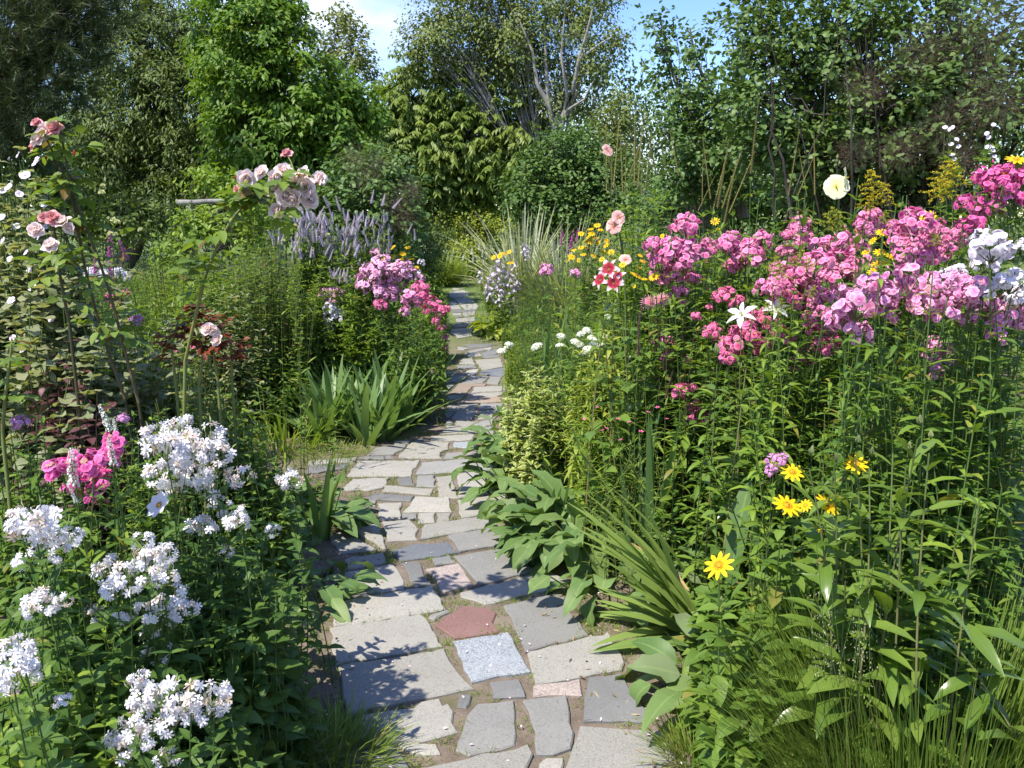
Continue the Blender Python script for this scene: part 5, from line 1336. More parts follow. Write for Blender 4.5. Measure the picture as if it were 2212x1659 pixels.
soap('white soapwort with three full heads in the middle of the left foreground', [(235, 1237, 72), (280, 1245, 70), (325, 1215, 88), (350, 1247, 60), (362, 1197, 52), (250, 1277, 60), (200, 1325, 46), (265, 1342, 42), (310, 1172, 42)], 1.75, 14)
soap('white soapwort with spent purplish heads in the dark shade', [(325, 1317, 60), (370, 1297, 70), (400, 1317, 52), (325, 1357, 50), (335, 1407, 60), (358, 1335, 50)], 1.85, 16)
soap('small white soapwort alone between the big heads at the left', [(90, 1302, 70), (137, 1297, 38), (66, 1318, 42)], 1.55, 6)
soap('white soapwort cut off by the left picture edge', [(30, 1405, 70), (52, 1420, 78), (26, 1452, 78), (58, 1450, 56), (20, 1488, 50)], 1.38, 6)
soap('nearest white soapwort at the bottom left with the brightest heads', [(300, 1465, 48), (310, 1505, 80), (360, 1502, 88), (410, 1507, 88), (460, 1507, 80), (450, 1542, 70), (300, 1547, 70), (370, 1562, 70), (265, 1607, 80), (300, 1597, 60), (360, 1640, 62), (135, 1515, 36), (390, 1545, 50)], 1.42, 22)

# ---- leafy stems filling the shade along the left edge of the path
def fill(name, label, cat, kind, u, vt, w, n, Y, **k): return plant(name, label, cat, kind, (), Y, fill=(u, vt, w, n), **k)
fill('violet', 'dark heart leaved plant in deep shade along the lower left edge of the path', 'leafy plant', 'heart', 560, 1400, 200, 60, 2.25)
fill('violet', 'dark heart leaved plant behind the nearest white soapwort', 'leafy plant', 'heart', 470, 1290, 240, 60, 2.0)
fill('soapwort', 'flowerless dark soapwort stems leaning over the pale slabs on the left', 'soapwort', 'soap', 530, 1200, 190, 55, 2.4, group='double white soapwort')
fill('soapwort', 'flowerless soapwort shoots filling the bottom left corner', 'soapwort', 'soap', 130, 1380, 420, 60, 1.6, group='double white soapwort', kw=dict(mat=L_FRESH))
fill('soapwort', 'flowerless soapwort shoots around the small white heads', 'soapwort', 'soap', 390, 1130, 330, 70, 2.1, group='double white soapwort')
fill('soapwort', 'flowerless soapwort shoots under the magenta phlox', 'soapwort', 'soap', 130, 1060, 320, 60, 1.95, group='double white soapwort')
fill('loosestrife', 'bushy green shoots with rosette tips right of the fallen white spike', 'leafy plant', 'greyrosette', 320, 890, 150, 40, 2.7, kw=dict(mat=L_FRESH, per=4, nodes=14, L=.05, W=.009))
rosette('broad_leaved_plant', 'wavy broad leaved plant bulging over the left path edge', 'leafy plant', *GP(678, 1130)[:2], 42, .23, .052, L_BROAD, R=.15, H=.16, elev=.45)
rosette('broad_leaved_plant', 'drooping broad leaved plant beside the ragged ended slab', 'leafy plant', *GP(672, 1285)[:2], 34, .17, .044, L_BROAD, R=.12, H=.15, elev=.4)
rosette('broad_leaved_plant', 'dark broad leaved plant in shade behind the fading soapwort heads', 'leafy plant', *GP(560, 1110)[:2], 30, .26, .06, L_SOAP, R=.2, H=.16, elev=.5)
blades('sword_leaves', 'lone tuft of upright sword leaves at the side path', 'iris', *GP(690, 1165)[:2], 9, .52, .017, L_IRIS, R=.05, lean=.22, bend=.5)
blades('grass_tuft', 'bright green grass tuft at the lower left edge of the path', 'grass tuft', *GP(720, 1640)[:2], 700, .16, .0022, G_GRASS, R=.15, lean=.6, bend=1.0, prof=THIN, cols=2, group='tufts of grass on the path edge')
blades('grass_tuft', 'thin grass hanging over the bottom left corner of the path', 'grass tuft', *(GP(640, 1655)[:2] + [-.04, -.03]), 450, .17, .0022, G_GRASS, R=.15, lean=.6, bend=1.0, prof=THIN, cols=2, group='tufts of grass on the path edge')

# ---- left bed, middle distance
def iris_fan(lab, pts, L, W, n, group='clumps of sword shaped iris leaves', lean=.5, bend=.5):
    x = np.mean([p[0] for p in pts]); y = np.mean([p[1] for p in pts])
    t = thing('iris', lab, 'iris', float(x), float(y), group)
    for p in pts: blades('', '', '', p[0], p[1], n, L, W, L_IRIS, R=.07, lean=lean, bend=bend, t=t, part='leaf_fan')
    return t
iris_fan('wide clump of arching iris leaves left of the path', [GP(u, v)[:2] for u, v in ((700, 950), (745, 935), (790, 955), (830, 945), (870, 925), (900, 900), (800, 915), (845, 905), (760, 905), (910, 870), (720, 940), (815, 940))], .58, .029, 28, lean=.5)
blades('daylily', 'thin leaved daylily clump left of the wide iris clump', 'daylily', *GP(610, 965)[:2], 120, .42, .007, L_FRESH, R=.28, lean=.6, bend=1.2)
plant('daylily', 'daylily with a plump bud and one small cream flower', 'daylily', 'lily', [('pom', 566, 828, 12), ('green_bud', 580, 856, 14), ('rose_bud', 555, 826, 8)], 5.5, kw=dict(nodes=3, L=.1))
blades('grass_tuft', 'short grass at the foot of the wide iris clump', 'grass tuft', *GP(700, 985)[:2], 500, .12, .0025, G_GRASS, R=.3, lean=.8, bend=1, prof=THIN, cols=2, group='tufts of grass on the path edge')

fill('leafy_perennial', 'mass of fresh green lance leaved stems in the middle of the left bed', 'leafy plant', 'whorl', 590, 640, 250, 70, 6.9, dens=2.2)
fill('leafy_perennial', 'sunlit lance leaved stems left of the mauve phlox', 'leafy plant', 'fresh', 655, 600, 170, 60, 7.4, dens=2.0)
fill('leafy_perennial', 'fine leaved green stems behind the red leaved rose', 'leafy plant', 'greyrosette', 480, 600, 200, 55, 6.2, dens=2.2)
fill('leafy_perennial', 'low dark lance leaved stems in front of the mass of fresh green ones', 'leafy plant', 'phlox', 560, 720, 240, 60, 6.3, dens=1.6)
fill('leafy_perennial', 'thin leaved greyish stems at the foot of the daylily', 'leafy plant', 'fine', 620, 800, 110, 30, 6.6, kw=dict(mat=L_MID))
fill('rose_bush', 'small leaved rose bush with one red bud under the arching cane', 'rose', 'rosebush', 560, 490, 250, 90, 6.6, dens=2.4)
fill('rose_bush', 'small leaved bush left of the arbor post', 'rose', 'shrubby', 430, 540, 200, 70, 6.4, dens=2.4)
fill('leafy_perennial', 'thin leaved green stems in front of the far white phlox', 'leafy plant', 'narrow', 330, 620, 180, 50, 5.0, dens=2.2)
fill('leafy_perennial', 'narrow leaved stems between the mallow and the magenta spikes', 'leafy plant', 'fine', 180, 590, 160, 80, 5.4, dens=2.0)
fill('leafy_perennial', 'soft green stems between the two rose canes', 'leafy plant', 'small', 250, 690, 220, 80, 4.2, dens=2.0)
fill('leafy_perennial', 'grey green thin leaved stems by the mauve phlox on the left', 'leafy plant', 'greyrosette', 360, 660, 120, 40, 4.3, dens=1.6)
fill('cornelian_bush', 'yellowish green small leaved bush behind the largest soapwort', 'shrub', 'rosebush', 420, 770, 260, 75, 3.4, dens=1.5)
fill('cornelian_bush', 'low yellowish green bush left of the daylily', 'shrub', 'shrubby', 500, 830, 190, 80, 3.6)
fill('leafy_perennial', 'mid green leafy stems right of the largest soapwort', 'leafy plant', 'small', 540, 900, 180, 80, 3.3, dens=1.5)
fill('leafy_perennial', 'mid green leafy stems between the purple leaves and the soapwort', 'leafy plant', 'small', 260, 850, 200, 70, 2.9)
fill('snakeroot', 'dark purple leaved plant at the left edge', 'leafy plant', 'purple', 130, 750, 230, 60, 3.2, dens=1.6)
fill('snakeroot', 'low dark purple leaved shoots right of the taller purple ones', 'leafy plant', 'purple', 200, 830, 150, 36, 2.9)
fill('leafy_perennial', 'green shoots at the left edge below the purple leaves', 'leafy plant', 'phlox', 60, 890, 180, 40, 2.6, dens=1.6)
plant('lythrum', 'tall magenta flower spikes behind the left rose canes', 'perennial', 'narrow', [('magenta_spike', 238, 560, 60, 5.0), ('magenta_spike', 240, 608, 62, 4.9), ('magenta_spike', 275, 560, 44, 5.2), ('magenta_spike', 205, 590, 44, 5.1)], 5.0, extra=10, part='flower_spike')
plant('loosestrife', 'white flower spikes standing before the vivid magenta phlox', 'perennial', 'narrow', [('white_spike', 158, 1050, 82, 1.85), ('white_spike', 246, 1005, 60, 1.86), ('white_spike', 165, 1085, 34, 1.8)], 1.85, extra=3, part='flower_spike', kw=dict(nodes=9))
plant('loosestrife', 'white flower spike behind the largest soapwort', 'perennial', 'narrow', [('white_spike', 238, 930, 56, 2.6), ('white_spike', 252, 945, 40, 2.6)], 2.6, extra=3, part='flower_spike')
plant('yarrow', 'flat dusty pink yarrow head at the left edge', 'yarrow', 'fine', [('phlox_mauve', 45, 917, 46), ('phlox_mauve', 266, 905, 26)], 2.5, extra=3, part='flower_head')
plant('poppy', 'white poppy like flower with an orange spot among the soapwort', 'poppy', 'soap', [('white_daisy', 346, 1092, 66)], 2.1, kw=dict(nodes=4))

# mallow at the left edge
_m = [(80, 350, 22), (40, 335, 14), (8, 412, 18), (20, 405, 16), (42, 420, 15), (5, 470, 16), (36, 490, 15), (95, 442, 15), (100, 490, 18), (8, 520, 14), (85, 512, 14), (58, 545, 14), (70, 622, 18),
      (25, 650, 16), (98, 660, 20), (108, 676, 18), (52, 680, 16), (112, 690, 14), (57, 725, 0), (120, 480, 14), (130, 470, 12), (55, 380, 20), (22, 560, 14), (64, 585, 14), (28, 730, 14), (48, 760, 16), (58, 780, 12), (104, 800, 12), (32, 865, 14)]
plant('tree_mallow', 'tall grey leaved mallow covered in small white flowers at the left edge', 'mallow', 'mallow', [('white_mallow', u, v, w * 1.0) for u, v, w in _m if w], 3.6, extra=120, root=.3, part='flower', kw=dict(nodes=18), spread=.9)
fill('tree_mallow', 'dense grey leaved mallow foliage hanging low at the left edge', 'mallow', 'mallow', 45, 350, 210, 190, 3.8)

for u, v, w, n, Y, lab in [(200, 530, 250, 260, 7.4, 'bushy green growth far behind the left rose canes'), (380, 535, 220, 260, 8.2, 'bushy green growth under the arbor beam'), (520, 520, 220, 260, 7.8, 'bushy green growth between the arbor posts'), (110, 620, 220, 160, 4.6, 'bushy green growth beside the mallow')]:
    fill('leafy_perennial', lab, 'leafy plant', {200: 'small', 380: 'narrow', 520: 'shrubby', 110: 'small'}[u], u, v, w, n, Y)
# roses
def cane(mb, pts, r0, r1):
    w = np.array([P(*p) for p in pts]); s = np.linspace(0, 1, len(w)); q = np.linspace(0, 1, 14)
    w = np.stack([np.interp(q, s, w[:, i]) for i in range(3)], 1)
    w[1:-1] = (w[:-2] + w[1:-1] * 2 + w[2:]) / 4
    mb.tubes(w, np.linspace(r0, r1, 14), 6); return w
def compound(mb, w, n, L, mat=0, s0=.2):
    i = rng.uniform(s0, 1, n) * (len(w) - 1); j = i.astype(int).clip(0, len(w) - 2); f = (i - j)[:, None]
    p = w[j] * (1 - f) + w[j + 1] * f
    az = rng.uniform(0, 2 * pi, n); h = np.stack([np.cos(az), np.sin(az), rng.normal(.1, .3, n)], 1)
    side = unit(np.cross(h, [0, 0, 1.]))
    for k, (a, b) in enumerate(((.5, 1), (.5, -1), (1, 1), (1, -1), (1.4, 0))):
        q = p + h * a * L * 1.1
        mb.ribbons(q, h * (.5 if b else 1) + side * b * .9 + [0, 0, -.15], [0, 0, 1.] + rng.normal(0, .3, (n, 3)), L * rng.uniform(.7, 1.2, n), L * .3, OVATE, rng.uniform(.1, .8, n), .25, mat=mat)
    mb.ribbons(p, h, [0, 0, 1.], L * 1.6, .0015, THIN, 0, cols=2, mat=mat)
def rose_bush(name, label, canes, roses, leaves, L=.05, leafm=None, canem=None):
    b = P(*canes[0][0]); t = thing(name, label, 'rose', b[0], b[1], 'climbing and shrub roses')
    sm, lm = MB(), MB()
    for c, n in zip(canes, leaves):
        p0 = P(*c[0]); p0g = np.array([p0[0], p0[1], gz(p0[0], p0[1])])
        own = c[-1] == 0
        if own: c.pop()
        w = cane(sm, c, .005 if own else .006, .003)
        if not own:
            p0g[0] += (p0[0] - w[4][0]) * .8
            sm.tubes(np.stack([p0g, (p0g + w[0]) / 2, w[0]]), .006, 6)
        compound(lm, w, n, L)
    for key, u, v, w_, Y in roses:
        p = P(u, v, Y); i = np.argmin([min(np.linalg.norm(P(*q) - p) for q in c) for c in canes])
        q = min((P(*q) for q in canes[i]), key=lambda z: np.linalg.norm(z - p))
        sm.tubes(np.stack([q, (p + q) / 2 + [0, 0, .01], p]), .0022, 4)
        upd = unit(np.array([rng.normal(-.15, .45), rng.normal(-.75, .25), rng.normal(.5, .35)]))
        head(t, key, p, w_ * Y / F_PX * 1.06, upd if 'bud' not in key else (0, 0, 1), 'flower' if 'bud' not in key else 'flower_bud')
    build(sm, 'cane', canem or STEM_Y, t); build(lm, 'foliage', leafm or L_ROSE, t)
    return t
rose_bush('rose_bush', 'tall rose at the left with pale pink clusters on dark canes',
          [[(300, 870, 3.0), (270, 760, 3.0), (235, 620, 3.0), (190, 500, 3.0), (140, 380, 3.0), (100, 300, 3.0)], [(270, 860, 3.1), (225, 740, 3.1), (185, 590, 3.05), (165, 480, 3.0), (135, 300, 3.0), (120, 240, 3.0)],
           [(150, 700, 3.0), (130, 600, 3.0), (115, 480, 2.95), (100, 400, 3.0)]],
          [('rose', 92, 296, 34, 2.95), ('rose', 84, 302, 32, 2.92), ('rose', 100, 284, 34, 2.95), ('deep_rose', 118, 280, 34, 2.95), ('deep_rose', 76, 317, 26, 2.95), ('deep_rose', 114, 272, 26, 3.0), ('deep_rose', 80, 266, 22, 2.95),
           ('rose_bud', 100, 347, 13, 2.95), ('rose_bud', 161, 338, 13, 2.95), ('deep_rose', 115, 472, 34, 2.9), ('rose', 138, 482, 34, 2.9), ('rose', 150, 492, 26, 2.9), ('rose', 78, 498, 32, 2.85), ('rose', 110, 532, 36, 2.85), ('deep_rose', 95, 470, 22, 2.9)],
          [26, 22, 14], .055, None, STEM_D)
rose_bush('rose_bush', 'rose with one long arching cane ending in a heavy blush pink cluster',
          [[(400, 780, 2.9), (432, 640, 2.85), (455, 560, 2.85), (500, 470, 2.8), (545, 425, 2.75), (590, 392, 2.7), (640, 385, 2.7)], [(545, 425, 2.75), (580, 440, 2.72), (605, 455, 2.7), 0]],
          [('rose', 533, 386, 38, 2.72), ('rose', 565, 374, 32, 2.75), ('rose', 590, 385, 32, 2.72), ('rose', 612, 370, 36, 2.74), ('rose', 592, 414, 40, 2.68), ('rose', 615, 425, 44, 2.66), ('rose', 600, 456, 36, 2.68), ('rose', 640, 395, 46, 2.7),
           ('rose', 662, 405, 44, 2.68), ('rose', 682, 400, 42, 2.72), ('rose', 668, 430, 40, 2.68), ('rose', 640, 428, 38, 2.66), ('deep_rose', 620, 333, 24, 2.78), ('deep_rose', 512, 409, 18, 2.72), ('rose', 655, 378, 34, 2.72), ('rose_bud', 508, 388, 9, 2.72), ('rose', 690, 385, 30, 2.74)],
          [34, 8], .055)
rose_bush('rose_bush', 'low rose with red young leaves and two ragged pink flowers',
          [[(430, 830, 3.2), (440, 760, 3.2), (420, 690, 3.2), (410, 655, 3.2)], [(470, 820, 3.2), (460, 760, 3.2), (455, 715, 3.2)], [(380, 830, 3.2), (370, 750, 3.2), (385, 690, 3.2)], [(500, 800, 3.3), (500, 740, 3.3), (470, 690, 3.3)]],
          [('rose', 450, 711, 30, 3.1), ('rose', 462, 713, 26, 3.1), ('rose', 470, 736, 28, 3.1)], [24, 18, 20, 16], .034, L_RED)
rose_bush('rose_bush', 'young rose shoot with coppery tips at the far left edge',
          [[(5, 930, 2.5), (12, 850, 2.5), (20, 790, 2.5), (25, 745, 2.5)]], [('rose_bud', 26, 738, 8, 2.5)], [12], .045, L_ROSE)

plant('campion', 'scattered small pale pink blooms between the left rose canes and the red leaved rose', 'campion', 'small', [('campion', u, v, w) for u, v, w in ((262, 700, 14), (275, 720, 12), (300, 740, 13), (392, 735, 12), (415, 750, 14), (420, 770, 12), (440, 700, 12), (380, 760, 12), (330, 765, 12), (285, 760, 11), (250, 730, 12), (195, 775, 13), (185, 760, 13), (205, 790, 11), (345, 800, 12))], 4.0, extra=30, root=.3, part='flower', spread=.9)
# veronicastrum
def spikes(n, u0, u1, v0, v1, w):
    out = []
    for i in range(n):
        u = random.uniform(u0, u1); v = v0 + (v1 - v0) * random.random() ** .8
        out.append(('lavender_spike', u, v + w, w * random.uniform(.75, 1.25)))
    return out
VG = 'lavender flowered culvers root'
plant('culvers_root', 'lavender spiked perennial left of the smoke bush, leftmost part of the mass', 'perennial', 'whorl', spikes(72, 632, 712, 452, 545, 22) + spikes(10, 640, 700, 445, 460, 26), 7.4, group=VG, part='flower_spike', extra=14, root=.25)
plant('culvers_root', 'lavender spiked perennial in the middle of the lavender mass', 'perennial', 'whorl', spikes(80, 690, 775, 448, 555, 22) + [('lavender_spike', 735, 455, 28), ('lavender_spike', 712, 448, 24)], 7.6, group=VG, part='flower_spike', extra=16, root=.25)
plant('culvers_root', 'lavender spiked perennial at the right end of the lavender mass', 'perennial', 'whorl', spikes(66, 765, 845, 455, 540, 20) + [('lavender_spike', 848, 450, 26), ('lavender_spike', 802, 440, 26), ('lavender_spike', 825, 445, 26), ('lavender_spike', 880, 505, 22), ('lavender_spike', 898, 520, 22)], 7.9, group=VG, part='flower_spike', extra=14, root=.25)
plant('culvers_root', 'few lavender spikes beside the arbor post, apart from the lavender mass', 'perennial', 'whorl', spikes(9, 575, 610, 492, 520, 18), 7.6, group=VG, part='flower_spike', extra=4)
plant('culvers_root', 'few lavender spikes drooping over the stems left of the pale pink phlox', 'perennial', 'whorl', spikes(12, 715, 760, 570, 592, 22), 7.0, group=VG, part='flower_spike', extra=12)
fill('culvers_root', 'green whorled foliage under the lavender mass', 'perennial', 'whorl', 730, 545, 220, 55, 7.0, group=VG, dens=1.6)
plant('scabious', 'tall thin pale yellow scabious left of the arbor', 'scabious', 'narrow', [('pom', u, v, w) for u, v, w in ((220, 417, 15), (222, 402, 12), (212, 470, 13), (245, 476, 14), (253, 480, 13), (250, 507, 12), (240, 505, 14), (303, 497, 11), (185, 473, 10), (268, 508, 10))], 4.2, part='flower_head', kw=dict(nodes=3), root=.3, hstem=dict(r=.0022, nodes=4))
plant('scabious', 'tall bare branching stalk with drooping tips left of the arbor', 'scabious', 'narrow', [('green_bud', 325, 364, 8), ('green_bud', 362, 358, 8), ('green_bud', 315, 408, 6), ('green_bud', 395, 425, 6), ('green_bud', 410, 400, 6)], 4.0, part='flower_bud', hstem=dict(r=.003, nodes=3), base=tuple(P(352, 700, 4.0)[:2]))
plant('scabious', 'thin pale yellow scabious in front of the lavender mass', 'scabious', 'narrow', [('pom', 628, 470, 11), ('pom', 605, 483, 12), ('pom', 638, 488, 11), ('pom', 612, 520, 9), ('pom', 708, 507, 9)], 5.0, part='flower_head', hstem=dict(r=.0022, nodes=4), base=tuple(P(655, 720, 5.0)[:2]))

YD = 'yellow daisy flowered perennials'
plant('false_sunflower', 'yellow daisies behind the pale pink phlox left of the path', 'yellow daisy', 'helio', [('yellow_daisy', u, v, w) for u, v, w in ((842, 540, 17), (856, 552, 14), (845, 555, 15), (870, 548, 16), (880, 535, 13), (890, 560, 13), (868, 560, 13), (900, 578, 11), (815, 555, 12), (875, 573, 10), (850, 533, 12))], 8.0, group=YD, extra=10, part='flower')
plant('white_phlox', 'small white phlox heads behind the pale pink phlox', 'phlox', 'phlox', [('phlox_white', 910, 567, 18), ('phlox_pale', 812, 548, 26), ('phlox_white', 905, 590, 14)], 7.9, extra=5)
plant('rudbeckia', 'dark red and yellow small daisy beside the lavender mass', 'daisy', 'helio', [('red_daisy', 833, 558, 12), ('yellow_daisy', 828, 560, 14)], 7.8, extra=2, part='flower')
blades('ornamental_grass', 'soft bright green grass mound at the far end of the path on its left', 'ornamental grass', *GP(955, 618)[:2], 1300, .85, .009, G_GRASS, R=.35, lean=.5, bend=1.0, prof=THIN, cols=2)
fill('leafy_perennial', 'leafy green plant beside the far path left of the hosta', 'leafy plant', 'fresh', 940, 600, 90, 40, 9.5)
fill('leafy_perennial', 'small leaved green plant at the left edge of the far path', 'leafy plant', 'small', 950, 640, 60, 40, 8.6)
fill('leafy_perennial', 'dark leafy base under the rose pink phlox at the path', 'leafy plant', 'phlox', 900, 720, 130, 60, 6.6)

for u, v, w, n, Y, kd, lab in [(925, 600, 70, 50, 16.5, 'fresh', 'leafy plant at the far left path edge in front of the soft grass mound'), (948, 640, 52, 40, 12.0, 'fresh', 'upright leafy plant at the left path edge level with the hosta'), (940, 690, 60, 40, 9.2, 'phlox', 'leafy plant at the left path edge under the lowest rose heads'),
                            (1056, 578, 60, 60, 17.5, 'shrubby', 'fine green plant at the right edge of the far path'), (1068, 610, 60, 60, 14.5, 'small', 'green plant between the far path and the lavender bells'), (1100, 690, 70, 60, 9.6, 'small', 'dark leafy plant in front of the hosta on its right'), (1120, 730, 60, 60, 7.6, 'narrow', 'narrow leaved plant at the right path edge below the hosta')]:
    fill('leafy_perennial', lab, 'leafy plant', kd, u, v, w, n, Y)
# ---- right bed, far
blades('striped_grass', 'tall arching grass with cream striped blades', 'ornamental grass', *P(1128, 540, 12.6)[:2], 260, 1.75, .022, L_STRIPE, R=.22, lean=.1, bend=1.0, prof=BLADE, cols=3, fold=.35)
blades('blue_grass', 'fine blue green grass mound right of the striped grass', 'ornamental grass', *P(1222, 560, 11.8)[:2], 520, 1.62, .012, L_BLUEG, R=.3, lean=.35, bend=.9, prof=BLADE, cols=2)
def hostabells():
    hs = [('bells', u, v + w * .8, w * 1.1) for u, v, w in ((1060, 590, 44), (1072, 575, 46), (1085, 600, 42), (1095, 590, 44), (1050, 612, 40), (1078, 618, 44), (1105, 600, 40), (1112, 580, 40), (1062, 625, 38), (1090, 625, 38), (1040, 592, 30), (1100, 615, 36), (1075, 640, 34), (1118, 608, 32))]
    return plant('hosta', 'hosta with a cloud of hanging pale lavender bells behind the yellow green hosta', 'hosta', 'fresh', hs, 11.6, part='flower_spike', kw=dict(nodes=5), root=.3, extra=8)
hostabells()
plant('hosta', 'single pale bell stalk in front of the striped grass', 'hosta', 'fresh', [('bells', 1130, 560, 32), ('bells', 1137, 565, 30)], 11.0, part='flower_spike', kw=dict(nodes=5))
rosette('hosta', 'yellow green hosta mound at the right path edge', 'hosta', *GP(1084, 726)[:2], 70, .24, .07, L_HOSTA, R=.2, H=.24, elev=.55, bend=1.2, wav=.05)
fill('leafy_perennial', 'small leaved shrublet behind the hosta on the right path edge', 'leafy plant', 'small', 1078, 600, 80, 80, 12.6)
fill('leafy_perennial', 'gooseneck leaved green mound at the right of the far path end', 'leafy plant', 'small', 1048, 570, 70, 70, 15.0, kw=dict(mat=M_YELL))
plant('loosestrife', 'curved white gooseneck flowers dotted over green leaves by the far path', 'perennial', 'small', [('white_spike', u, v + 10, 14) for u, v in ((1035, 530), (1042, 545), (1018, 540), (1046, 560), (1022, 556), (1048, 528), (1060, 580), (1000, 552))], 10.8, part='flower_spike', extra=20, root=.3)
plant('false_sunflower', 'few golden daisies above the lavender bells', 'yellow daisy', 'helio', [('yellow_daisy', 1090, 548, 16), ('yellow_daisy', 1080, 552, 15), ('yellow_daisy', 1103, 568, 18), ('yellow_daisy', 1066, 556, 12), ('yellow_daisy', 1100, 544, 12)], 11.2, group=YD, part='flower', extra=4)
plant('false_sunflower', 'largest patch of small golden daisies beside the blue green grass', 'yellow daisy', 'helio',
      [('yellow_daisy', u, v, w * 1.15) for u, v, w in ((1270, 512, 16), (1285, 515, 18), (1275, 522, 17), (1262, 520, 16), (1292, 525, 14), (1255, 505, 14), (1278, 505, 13), (1310, 530, 15), (1305, 545, 16), (1320, 545, 14), (1295, 540, 12), (1265, 535, 13), (1282, 552, 14), (1300, 560, 12), (1255, 535, 14),
       (1240, 540, 12), (1235, 555, 15), (1228, 562, 12), (1290, 487, 15), (1297, 497, 14), (1260, 550, 14), (1276, 495, 12), (1250, 562, 10), (1325, 560, 13), (1310, 520, 12))], 8.6, group=YD, part='flower', extra=16, root=.3)
plant('false_sunflower', 'group of big yellow daisies with brown eyes right of the striped lily', 'yellow daisy', 'helio', [('brown_eyed_daisy', 1375, 595, 30), ('yellow_daisy', 1382, 580, 28), ('brown_eyed_daisy', 1413, 598, 24), ('yellow_daisy', 1388, 565, 18), ('yellow_daisy', 1392, 603, 16), ('yellow_daisy', 1345, 572, 16), ('yellow_daisy', 1330, 580, 14), ('yellow_daisy', 1370, 618, 12), ('yellow_daisy', 1383, 552, 14)], 3.9, group=YD, part='flower', extra=8)
plant('lythrum', 'mauve pink spikes in front of the blue green grass', 'perennial', 'narrow', [('magenta_spike', 1212, 530, 26), ('magenta_spike', 1232, 535, 34), ('magenta_spike', 1245, 522, 26), ('magenta_spike', 1226, 548, 26), ('magenta_spike', 1218, 512, 18)], 6.9, part='flower_spike', extra=6)
# hollyhocks
def hollyhock(label, base, pts, flowers, buds, leaf_n, Y):
    t = thing('hollyhock', label, 'hollyhock', *base, 'hollyhocks')
    sm, lm = MB(), MB()
    w = np.array([[base[0], base[1], gz(*base)]] + [P(u, v, Y) for u, v in pts]); q = np.linspace(0, 1, 14); s = np.linspace(0, 1, len(w))
    w = np.stack([np.interp(q, s, w[:, i]) for i in range(3)], 1); sm.tubes(w, np.linspace(.007, .003, 14), 6)
    for key, u, v, wd, up_ in flowers:
        p = P(u, v, Y - .06); j = np.argmin(np.linalg.norm(w - p, axis=1)); sm.tubes(np.stack([w[j], (w[j] + p) / 2, p]), .003, 4)
        head(t, key, p, wd * Y / F_PX * .94, up_, 'flower')
    for u, v in buds:
        p = P(u, v, Y - .02); j = np.argmin(np.linalg.norm(w - p, axis=1)); sm.tubes(np.stack([w[j], (w[j] + p) / 2, p]), .002, 4)
        head(t, 'green_bud', p, .026, (rng.normal(0, .3), rng.normal(0, .3), 1), 'flower_bud')
    i = rng.integers(0, 4, leaf_n); az = rng.uniform(0, 6.28, leaf_n); h = np.stack([np.cos(az), np.sin(az), 0 * az + .3], 1)
    sm.tubes(np.stack([w[i], w[i] + h * .05, w[i] + h * .1], 1), .002, 4)
    lm.ribbons(w[i] + h * .1, h + [0, 0, -.5], [0, 0, 1.] + h * .5, .075, .036, ROUND, .8, .2, wav=.1)
    build(sm, 'stem', STEM_G, t); build(lm, 'foliage', L_MID, t)
hollyhock('hollyhock with peach flowers left of the tall spent spikes', tuple(P(1365, 640, 4.4)[:2]), [(1352, 590), (1338, 500), (1318, 420), (1308, 360), (1304, 300)],
          [('peach_mallow', 1312, 325, 26, (.5, -.7, .4)), ('peach_mallow', 1336, 470, 30, (.3, -.9, .3)), ('peach_mallow', 1326, 488, 34, (-.4, -.8, .1)), ('peach_mallow', 1351, 561, 26, (0, -.8, .6))],
          [(1300, 305), (1306, 315), (1308, 388), (1312, 400), (1316, 420), (1322, 440), (1298, 335), (1330, 510), (1345, 530)], 16, 4.4)
hollyhock('hollyhock with large cream flowers above the phlox', tuple(P(1812, 560, 4.2)[:2]), [(1810, 480), (1812, 420), (1808, 370), (1806, 350)],
          [('cream_mallow', 1806, 404, 50, (-.15, -.95, .25)), ('cream_mallow', 1826, 384, 42, (.9, -.4, .1))], [(1805, 352), (1812, 358), (1802, 362), (1808, 345)], 6, 4.2)
plant('lily', 'crimson and white striped lily left of the tall phlox', 'lily', 'lily', [('crimson_lily', 1316, 582, 44, 3.7), ('crimson_lily', 1298, 605, 40, 3.7), ('crimson_lily', 1325, 612, 42, 3.68), ('crimson_lily', 1335, 600, 38, 3.72)], 3.7, part='flower', kw=dict(L=.1))
plant('lily', 'white lily wide open before the rose phlox', 'lily', 'lily', [('lily', 1603, 682, 66, 3.0), ('green_bud', 1630, 645, 20, 3.05)], 3.0, part='flower', kw=dict(L=.11))
plant('lily', 'white lily half hidden behind goldenrod leaves', 'lily', 'lily', [('lily', 1676, 668, 56, 3.1)], 3.1, part='flower', kw=dict(L=.11))
plant('lily', 'lily with one pale green bud low between the rose phlox clumps', 'lily', 'lily', [('green_bud', 1550, 770, 28, 3.0)], 3.0, part='flower_bud', kw=dict(L=.11))
plant('bergamot', 'two spidery rose pink flowers below the tall phlox', 'bergamot', 'phloxdark', [('spider', 1403, 655, 40), ('spider', 1430, 650, 38)], 4.0, part='flower', extra=6)

